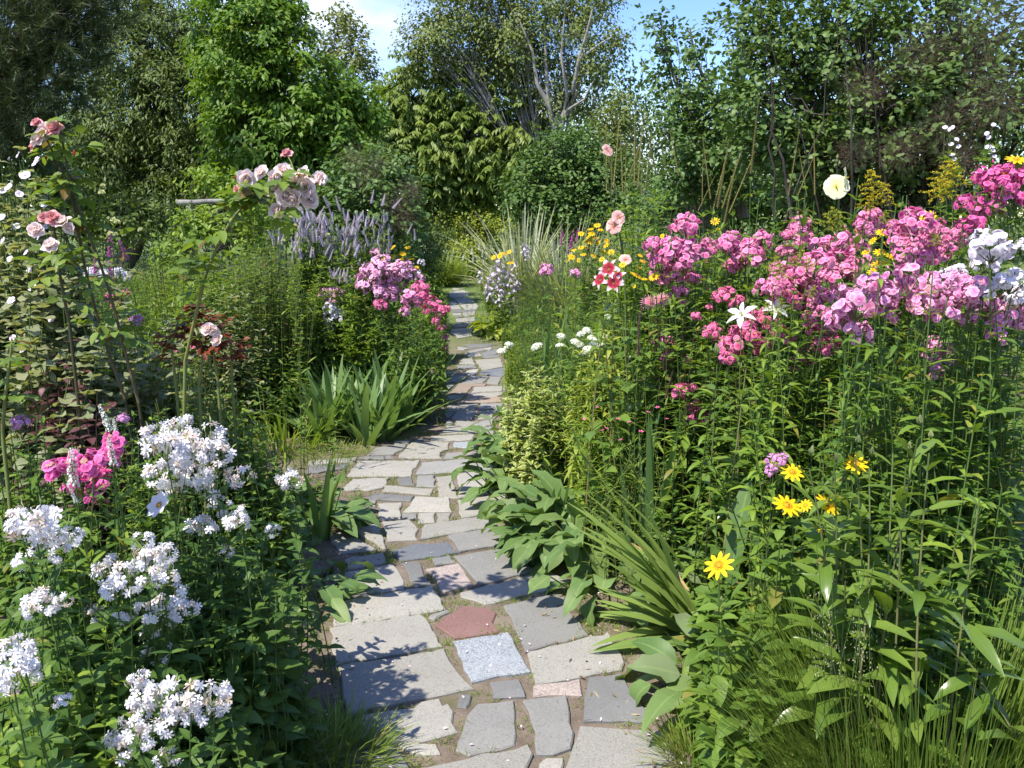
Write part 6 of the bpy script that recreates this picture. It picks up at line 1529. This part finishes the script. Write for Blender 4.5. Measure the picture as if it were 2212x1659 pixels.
# spent spikes
def sspk(pts, Y): return [('spent_spike', u, v + L, L, Y + rng.normal(0, .25)) for u, v, L in pts]
SG = 'tall whorled plants with spent flower spikes'
plant('culvers_root', 'tall spent brown green spikes just left of the open lilac shrub', 'perennial', 'whorl', sspk([(1310, 290, 120), (1325, 275, 130), (1345, 300, 120), (1360, 260, 120), (1378, 285, 120), (1395, 300, 110), (1334, 320, 110), (1350, 330, 100), (1320, 345, 90), (1370, 270, 130), (1385, 340, 80)], 5.2), 5.2, group=SG, part='flower_spike', extra=16, root=.3, kw=dict(L=.12))
plant('culvers_root', 'two spent spikes against the open lilac shrub', 'perennial', 'whorl', sspk([(1418, 270, 110), (1440, 285, 90), (1466, 290, 90)], 4.8), 4.8, group=SG, part='flower_spike', extra=12, root=.25, kw=dict(L=.12))
plant('culvers_root', 'bent cluster of spent spikes curving over beside the lilac shrub', 'perennial', 'whorl', sspk([(1517, 350, 90), (1535, 310, 120), (1550, 320, 130), (1560, 330, 120), (1565, 360, 120), (1575, 340, 120), (1508, 385, 70), (1540, 345, 110)], 4.2), 4.2, group=SG, part='flower_spike', extra=14, root=.2, kw=dict(L=.12))
plant('culvers_root', 'single tallest straight spent spike in the middle of the right bed', 'perennial', 'whorl', sspk([(1622, 245, 130)], 3.6), 3.6, group=SG, part='flower_spike', extra=5, kw=dict(L=.13))
plant('culvers_root', 'four spent spikes left of the cream hollyhock', 'perennial', 'whorl', sspk([(1703, 303, 120), (1722, 335, 90), (1743, 335, 90), (1760, 310, 110)], 4.0), 4.0, group=SG, part='flower_spike', extra=8, kw=dict(L=.12))
plant('culvers_root', 'pale white tall spikes in front of the smoke tree at the far right', 'perennial', 'whorl', [('white_mallow', c + rng.normal(0, 7), v + rng.normal(0, 5), 9, 5.0) for c, v0, v1 in ((2055, 270, 345), (2148, 270, 350), (2105, 385, 420)) for v in range(v0, v1, 9)], 5.0, group=SG, part='flower_spike', extra=6)

TG = 'tall leafy green stems behind the pink phlox'
for i, (u, v, w, n, Y, lab) in enumerate([
    (1420, 395, 160, 90, 5.0, 'dark green whorled stems right of the peach hollyhock'),
    (1475, 450, 120, 50, 4.4, 'leafy stems directly behind the tallest pink phlox head'),
    (1560, 440, 130, 55, 4.4, 'leafy stems at the foot of the bent spent spikes'),
    (1655, 428, 130, 55, 4.2, 'leafy stems around the single tallest spent spike'),
    (1740, 425, 110, 34, 3.8, 'leafy stems behind the cone shaped phlox head'),
    (1850, 420, 110, 34, 3.6, 'leafy stems right of the cream hollyhock'),
    (1950, 395, 130, 36, 3.4, 'light green leafy stems between the two tall goldenrods'),
    (2070, 400, 130, 34, 3.0, 'leafy stems below the pale tall spikes'),
    (2170, 460, 120, 30, 2.6, 'leafy stems under the magenta phlox at the right edge')]):
    fill('leafy_perennial', lab, 'leafy plant', 'tall', u, v, w, n, Y, group=TG)
# goldenrod
GR = 'goldenrods'
def gold(label, hs, Y, key='goldenrod', extra=2, nodes=16, **k):
    return plant('goldenrod', label, 'goldenrod', 'fresh', [(key, u, v + w * .4, w, Y) for u, v, w in hs], Y, group=GR, part='flower_plume', kw=dict(nodes=nodes, L=.11, W=.012, bend=1.1), extra=extra, **k)
gold('tall goldenrod with a steep yellow plume left of the pale spikes', [(1885, 400, 66), (1905, 425, 60), (1870, 440, 50)], 3.2)
gold('tall goldenrod with arching plumes under the pale spikes at the right', [(2030, 375, 60), (2060, 385, 66), (2010, 410, 60), (2045, 415, 50)], 3.0)
gold('goldenrod with flat spreading sprays below the cream hollyhock', [(1785, 475, 60), (1800, 480, 56)], 3.8, 'green_goldenrod')
gold('goldenrod in green bud leaning over the phlox left of the golden coneflowers', [(1670, 575, 50), (1690, 590, 46), (1720, 560, 50), (1745, 575, 40)], 3.0, 'green_goldenrod')
gold('goldenrod in green bud standing before the pink phlox in the middle', [(1690, 660, 36), (1660, 665, 30), (1745, 630, 36)], 2.8, 'green_goldenrod')
gold('tall leafy goldenrod stem with a bent tip in front of the coneflowers', [(1910, 470, 36)], 2.2, 'green_goldenrod', 1, 26)
gold('tall leafy goldenrod stem before the light pink phlox at the right edge', [(2020, 520, 34)], 2.15, 'green_goldenrod', 1, 26)
plant('rudbeckia', 'golden coneflowers between the pink phlox heads', 'yellow daisy', 'helio', [('yellow_daisy', u, v, w * .95) for u, v, w in ((2005, 468, 36), (1960, 480, 26), (1905, 502, 30), (1885, 520, 26), (1900, 545, 30), (1925, 555, 26), (1895, 570, 30), (1885, 585, 30), (1915, 570, 26), (2000, 515, 26), (1870, 545, 24), (1910, 525, 26), (1850, 500, 18))], 3.1, group=YD, part='flower', extra=4)
plant('rudbeckia', 'orange yellow daisies at the very right edge above the magenta phlox', 'yellow daisy', 'helio', [('yellow_daisy', 2195, 345, 46), ('orange_daisy', 2170, 372, 34)], 2.5, group=YD, part='flower')
plant('rudbeckia', 'few small golden daisies left of the tall leafy stems', 'yellow daisy', 'helio', [('yellow_daisy', 1545, 478, 20), ('yellow_daisy', 1552, 497, 14), ('yellow_daisy', 1430, 510, 14)], 4.6, group=YD, part='flower', extra=3)

# ---- right bed, middle
fill('leafy_perennial', 'feathery light green stems behind the white clustered flowers', 'leafy plant', 'fine', 1200, 640, 170, 260, 6.6)
fill('leafy_perennial', 'feathery green stems right of the hosta', 'leafy plant', 'fine', 1150, 690, 90, 170, 6.2)
fill('leafy_perennial', 'feathery light green stems below the striped lily', 'leafy plant', 'fine', 1290, 620, 160, 220, 5.8)
fill('leafy_perennial', 'feathery dark green stems between the bells and the sword leaves', 'leafy plant', 'fine', 1150, 600, 110, 170, 9.0, kw=dict(mat=L_MID))
fill('lily', 'flowerless lily shoots with drooping yellow green leaves below the striped lily', 'lily', 'whorl', 1310, 660, 140, 26, 4.3, kw=dict(mat=M_YELL, L=.13, W=.014, bend=1.3))
fill('leafy_perennial', 'dark leafy stems below the spidery rose flowers', 'leafy plant', 'phloxdark', 1420, 690, 140, 40, 4.2)
fill('leafy_perennial', 'dark leafy stems between the rose phlox and the broad leaves', 'leafy plant', 'phlox', 1520, 790, 170, 44, 3.7)
iris_fan('upright sword leaves under the two small phlox heads', [tuple(P(u, 640, 5.7)[:2]) for u in (1170, 1200, 1240, 1265)], 1.0, .018, 9, lean=.12, bend=.25)
iris_fan('upright blue green sword leaves beside the single rounded phlox head', [tuple(P(u, 800, 3.6)[:2]) for u in (1370, 1400, 1425)], .85, .02, 7, lean=.16, bend=.25)
plant('milkweed', 'narrow leaved plant with white domed clusters, in front of the feathery stems', 'perennial', 'narrow', [('umbel', u, v, w) for u, v, w in ((1160, 750, 28), (1210, 748, 22), (1212, 727, 20), (1243, 740, 24), (1252, 745, 20), (1268, 715, 24), (1256, 722, 22), (1278, 730, 20), (1285, 745, 26), (1270, 755, 26), (1290, 735, 22), (1305, 728, 18), (1262, 765, 24), (1313, 685, 18), (1365, 772, 16), (1300, 745, 18))], 4.4, extra=70, root=.35, spread=.9)
plant('milkweed', 'narrow leaved plant with two cream clusters hanging over the path', 'perennial', 'narrow', [('umbel', 1084, 760, 24), ('umbel', 1100, 745, 22), ('umbel', 1096, 752, 18)], 6.3, extra=30, root=.12, spread=.25, base=tuple(P(1118, 760, 6.3)[:2]))
fill('milkweed', 'flowerless narrow leaved stems right of the white domed clusters', 'perennial', 'narrow', 1330, 760, 180, 60, 4.0)
fill('variegated_shrub', 'cream edged round leaved plant at the right path edge', 'variegated plant', 'vari', 1165, 785, 170, 150, 4.8)
fill('variegated_shrub', 'cream edged leaves spilling low towards the slabs', 'variegated plant', 'vari', 1125, 845, 110, 70, 4.5)
plant('campion', 'scattered tiny pink flowers on thin brown stems above the broad leaves', 'campion', 'fine', [('campion', u, v, w * 1.3) for u, v, w in ((1335, 905, 8), (1360, 912, 9), (1400, 890, 8), (1420, 880, 8), (1300, 930, 9), (1385, 932, 9), (1340, 950, 8), (1310, 925, 7), (1440, 905, 8), (1290, 880, 7), (1262, 905, 6))], 3.5, extra=10, root=.3, part='flower')
plant('foxglove', 'dark purplish brown seed spikes beside the single rounded phlox head', 'perennial', 'narrow', [('brown_spike', 1378, 770, 90, 3.6), ('brown_spike', 1380, 700, 60, 3.7), ('brown_spike', 1433, 800, 60, 3.4), ('brown_spike', 1438, 860, 60, 3.3)], 3.6, part='flower_spike', kw=dict(nodes=6))
BL = 'broad wavy leaved plants along the right path edge'
for u, v, n, L, W, lab in [(1130, 985, 34, .22, .055, 'broad leaved plant below the cream edged leaves at the path'), (1195, 985, 34, .26, .065, 'broad leaved plant behind the yellow fading leaf'), (1260, 1010, 30, .28, .065, 'broad leaved plant in the middle of the broad leaf mass'),
                       (1150, 1075, 34, .21, .052, 'broad leaved plant bulging over the pale square slab'), (1210, 1110, 38, .28, .065, 'broad leaved plant behind the lone arching blades'), (1225, 1185, 36, .22, .058, 'broad leaved plant hanging over the bare soil'),
                       (1290, 1190, 36, .27, .062, 'broad leaved plant just behind the yellowing iris fan'), (1350, 1060, 34, .28, .065, 'broad leaved plant left of the huge upright leaf'), (1440, 1090, 30, .27, .06, 'broad leaved plant below the tiny pink flowers'),
                       (1345, 1270, 24, .2, .052, 'broad leaved plant at the left foot of the yellowing iris fan')]:
    rosette('broad_leaved_plant', lab, 'leafy plant', *GP(u, v)[:2], int(n * 1.8), L * .92, W * .95, L_BROAD, R=.22, H=.28, elev=.5, bend=1.1, wav=.16, group=BL)
iris_fan('few striped arching blades rising out of the broad leaves', [GP(1195, 1150)[:2], GP(1235, 1130)[:2], GP(1300, 1120)[:2]], .55, .018, 5, lean=.5, bend=.5)
iris_fan('big leaning iris fan with brown withered tips at the right path edge', [GP(1500, 1385)[:2] - [.02, 0], GP(1525, 1370)[:2], GP(1475, 1400)[:2], GP(1530, 1345)[:2]], .55, .024, 1)
def iris_front():
    p = GP(1505, 1375); t = [o for o in scene.objects if o.get('label', '').startswith('big leaning iris')][0]
    mb, db = MB(), MB()
    tips = 2 * [(1265, 1345), (1300, 1140), (1275, 1085), (1320, 1190), (1345, 1060), (1290, 1270), (1310, 1400), (1370, 1170), (1400, 1100), (1330, 1320), (1420, 1050), (1355, 1240), (1300, 1310), (1440, 1180), (1385, 1290), (1310, 1450)]
    for i, (u, v) in enumerate(tips):
        u, v = u + rng.normal(0, 14), v + rng.normal(0, 14); Y = p[1] - rng.uniform(-.15, .25) if v < 1380 else p[1] - .2
        e = P(u, v, Y); b = p + np.array([rng.normal(0, .05), rng.normal(0, .05), 0]); b[2] = gz(b[0], b[1])
        d = e - b; L = np.linalg.norm(d); h = unit(d * [1, 1, 0])
        T = unit(d) + np.array([0, 0, .32]); N = np.array([0, 0, 1.]) - h * .35 + np.array([0, -.5, 0])
        mb.ribbons(b, T, N, L * 1.04, .019, np.array([(s, np.interp(s, BLADE[:, 0], BLADE[:, 1])) for s in np.linspace(0, 1, 9)]), .62, .12, 3)
    build(mb, 'leaf_fan', leafmat('front_iris_blade', (.085, .165, .05), (.135, .225, .075), rib=0), t)
    dry = petalmat('withered_leaf', [(0, (.42, .34, .16)), (1, (.36, .20, .09))], trans=.2)
    for u, v, Y in ((1430, 1330, 3.2), (1400, 1240, 3.2), (1350, 1130, 3.3), (1450, 1300, 3.1), (1425, 1160, 3.2)):
        e = P(u, v, Y); b = p + np.array([rng.normal(0, .05), 0, 0]); b[2] = gz(b[0], b[1]); d = e - b
        db.ribbons(b, unit(d) + [0, 0, .5], [0, -.6, 1.], np.linalg.norm(d) * 1.15, .008, THIN, 1.3, .5, 3)
    build(db, 'withered_leaf', dry, t)
iris_front()
# big single leaves
def dock():
    x, y = P(1590, 1180, 2.9)[:2]
    t = thing('elecampane', 'huge upright pale green leaves behind the yellow daisies', 'leafy plant', x, y)
    mb = MB(); b = np.array([x, y, gz(x, y)])
    for u, v, w in ((1580, 1060, .046),):
        e = P(u, v, 2.9); d = e - b
        mb.ribbons(b + d * .3, d + [0, 0, .1], np.array([-.6, -.6, .5]), np.linalg.norm(d) * .75, w, np.array([(s, np.interp(s, [0, .25, .6, .85, .96, 1], [.12, .6, 1, .8, .4, .05])) for s in np.linspace(0, 1, 11)]), .6, .3, 3, wav=.12)
        mb.ribbons(b, d, [0, -1, .3], np.linalg.norm(d) * .32, .008, THIN, 0, .3)
    build(mb, 'foliage', L_BROAD, t)
dock()
iris_fan('upright grey green sword leaves right of the huge pale leaves', [tuple(P(u, 1200, 2.75)[:2]) for u in (1650, 1685, 1700)], .62, .024, 4, lean=.14, bend=.2)

# ---- right foreground
plant('false_sunflower', 'yellow daisies nearest the path, one low and the others on taller stems', 'yellow daisy', 'helio', [('yellow_daisy', 1553, 1222, 66, 2.05), ('yellow_daisy', 1700, 1092, 62, 2.15), ('yellow_daisy', 1788, 1090, 56, 2.1), ('yellow_daisy', 1712, 1020, 54, 2.2), ('yellow_daisy', 1740, 1092, 32, 2.16), ('yellow_daisy', 1778, 1148, 26, 2.1), ('yellow_daisy', 1848, 1003, 54, 2.1), ('green_bud', 1690, 1110, 12, 2.1), ('green_bud', 1558, 1300, 14, 2.0)], 2.15, group=YD, part='flower', extra=8, root=.12, spread=.4, base=tuple(P(1690, 1300, 2.3)[:2]))
plant('catchfly', 'lilac pink airy flower cluster above the yellow daisies', 'catchfly', 'fine', [('phlox_mauve', 1672, 1000, 44), ('phlox_mauve', 1690, 992, 30), ('phlox_mauve', 1665, 1018, 30)], 2.3, kw=dict(nodes=6))
for u, v, w, n, Y, lab in [(1570, 1230, 110, 34, 2.75, 'toothed dark leaves right of the big leaning iris fan'), (1590, 1370, 160, 44, 2.3, 'toothed broad leaves below the lowest yellow daisy'), (1690, 1250, 170, 47, 2.4, 'toothed broad leaves under the yellow daisies'),
                       (1790, 1230, 150, 40, 2.3, 'toothed broad leaves between the daisies and the glossy lily stem'), (1650, 1440, 180, 44, 2.05, 'toothed broad leaves in front of the grass tussock')]:
    fill('false_sunflower', lab, 'leafy plant', 'helio', u, v, w, n, Y, group='flowerless toothed leaf plants in the right foreground')
rosette('broad_leaved_plant', 'big dark wavy leaves hanging over the soil at the lower right of the path', 'leafy plant', *GP(1545, 1500)[:2], 28, .23, .058, L_BROAD, R=.14, H=.18, elev=.4, bend=1.3, wav=.14, group=BL)
plant('lily', 'glossy leaved lily stem with long green buds in the right foreground', 'lily', 'lily', [('green_bud', 1806, 1000, 26, 1.9), ('green_bud', 1850, 960, 24, 1.9), ('green_bud', 1750, 985, 24, 1.9), ('green_bud', 1880, 985, 24, 1.9)], 1.9, part='flower_bud', extra=4, base=tuple(P(1860, 1300, 1.95)[:2]), kw=dict(L=.17, W=.024, nodes=13))
plant('lily', 'second glossy leaved lily stem, right of the one with the long buds', 'lily', 'lily', [('green_bud', 1985, 920, 26, 1.75), ('green_bud', 2010, 950, 22, 1.75), ('green_bud', 1960, 975, 22, 1.75)], 1.75, part='flower_bud', extra=3, base=tuple(P(1975, 1300, 1.8)[:2]), kw=dict(L=.16, W=.02, nodes=13))
fill('phlox', 'flowerless phlox stems with drooping leaves under the light pink clump', 'phlox', 'phlox', 1900, 760, 300, 70, 2.65, group=GP_, kw=dict(stem=STEM_B))
fill('phlox', 'flowerless phlox stems below the deep rose phlox', 'phlox', 'phlox', 1660, 820, 240, 64, 3.2, group=GP_, kw=dict(stem=STEM_B))
fill('phlox', 'flowerless dark phlox stems at the right picture edge', 'phlox', 'phlox', 2120, 830, 260, 50, 2.3, group=GP_, kw=dict(stem=STEM_B))
fill('phlox', 'flowerless phlox stems behind the yellow daisies', 'phlox', 'phlox', 1780, 900, 260, 56, 2.9, group=GP_, kw=dict(stem=STEM_B))
fill('leafy_perennial', 'low leafy stems at the right edge above the grass tussock', 'leafy plant', 'phlox', 2080, 1050, 280, 46, 2.1)
fill('leafy_perennial', 'leafy stems between the second lily stem and the grass tussock', 'leafy plant', 'narrow', 1990, 1190, 260, 50, 1.95, kw=dict(mat=L_MID, W=.009))
blades('grass_tussock', 'large tussock of dense upright grass at the bottom right', 'ornamental grass', *P(2040, 1640, 1.8)[:2], 4200, .66, .0026, L_RUSH, R=.3, lean=.2, bend=.6, prof=THIN, cols=2)
blades('grass_tussock', 'looser grass at the bottom edge left of the large tussock', 'ornamental grass', *P(1830, 1640, 2.0)[:2], 800, .34, .0024, L_RUSH, R=.2, lean=.5, bend=1.1, prof=THIN, cols=2)
blades('grass_tuft', 'small spiky grass tuft at the corner of the largest front slab', 'grass tuft', *GP(1505, 1640)[:2], 420, .15, .002, G_GRASS, R=.09, lean=.6, bend=.7, prof=THIN, cols=2, group='tufts of grass on the path edge')
blades('grass_tuft', 'sparse grass tuft on the soil beside the dark grey square slab', 'grass tuft', *GP(1265, 1318)[:2], 70, .06, .0016, G_GRASS, R=.035, lean=.7, bend=.7, prof=THIN, cols=2, group='tufts of grass on the path edge')
def seed_heads():
    x, y = P(1850, 1500, 1.8)[:2]
    t = thing('meadow_grass', 'thin flowering grass with pale hazy seed heads before the glossy lily stem', 'grass', x, y)
    sm, hm = MB(), MB(); n = 12
    tip = np.array([P(rng.uniform(1760, 1990), rng.uniform(1150, 1360), 1.75) for _ in range(n)])
    b = np.array([x, y, 0]) + rng.normal(0, .05, (n, 3)) * [1, 1, 0]; b[:, 2] = gz(b[:, 0], b[:, 1])
    stems_with_leaves(sm, None, b, tip, r=.0012, nodes=0)
    for q, c in zip(tip, b):
        k = 40; s = rng.random(k) ** .6
        p = q * (1 - s[:, None] * .28) + c * s[:, None] * .28 + rng.normal(0, .016, (k, 3)) * (s[:, None] + .15)
        hm.ribbons(p, rng.normal(0, .5, (k, 3)) + [0, 0, 1.], rng.normal(0, 1, (k, 3)), .006, .0011, OVAL, cols=2)
    build(sm, 'stem', STEM_G, t); build(hm, 'seed_head', petalmat('seed', [(0, (.30, .30, .16)), (1, (.48, .45, .30))], 'vary', trans=.2), t)
seed_heads()
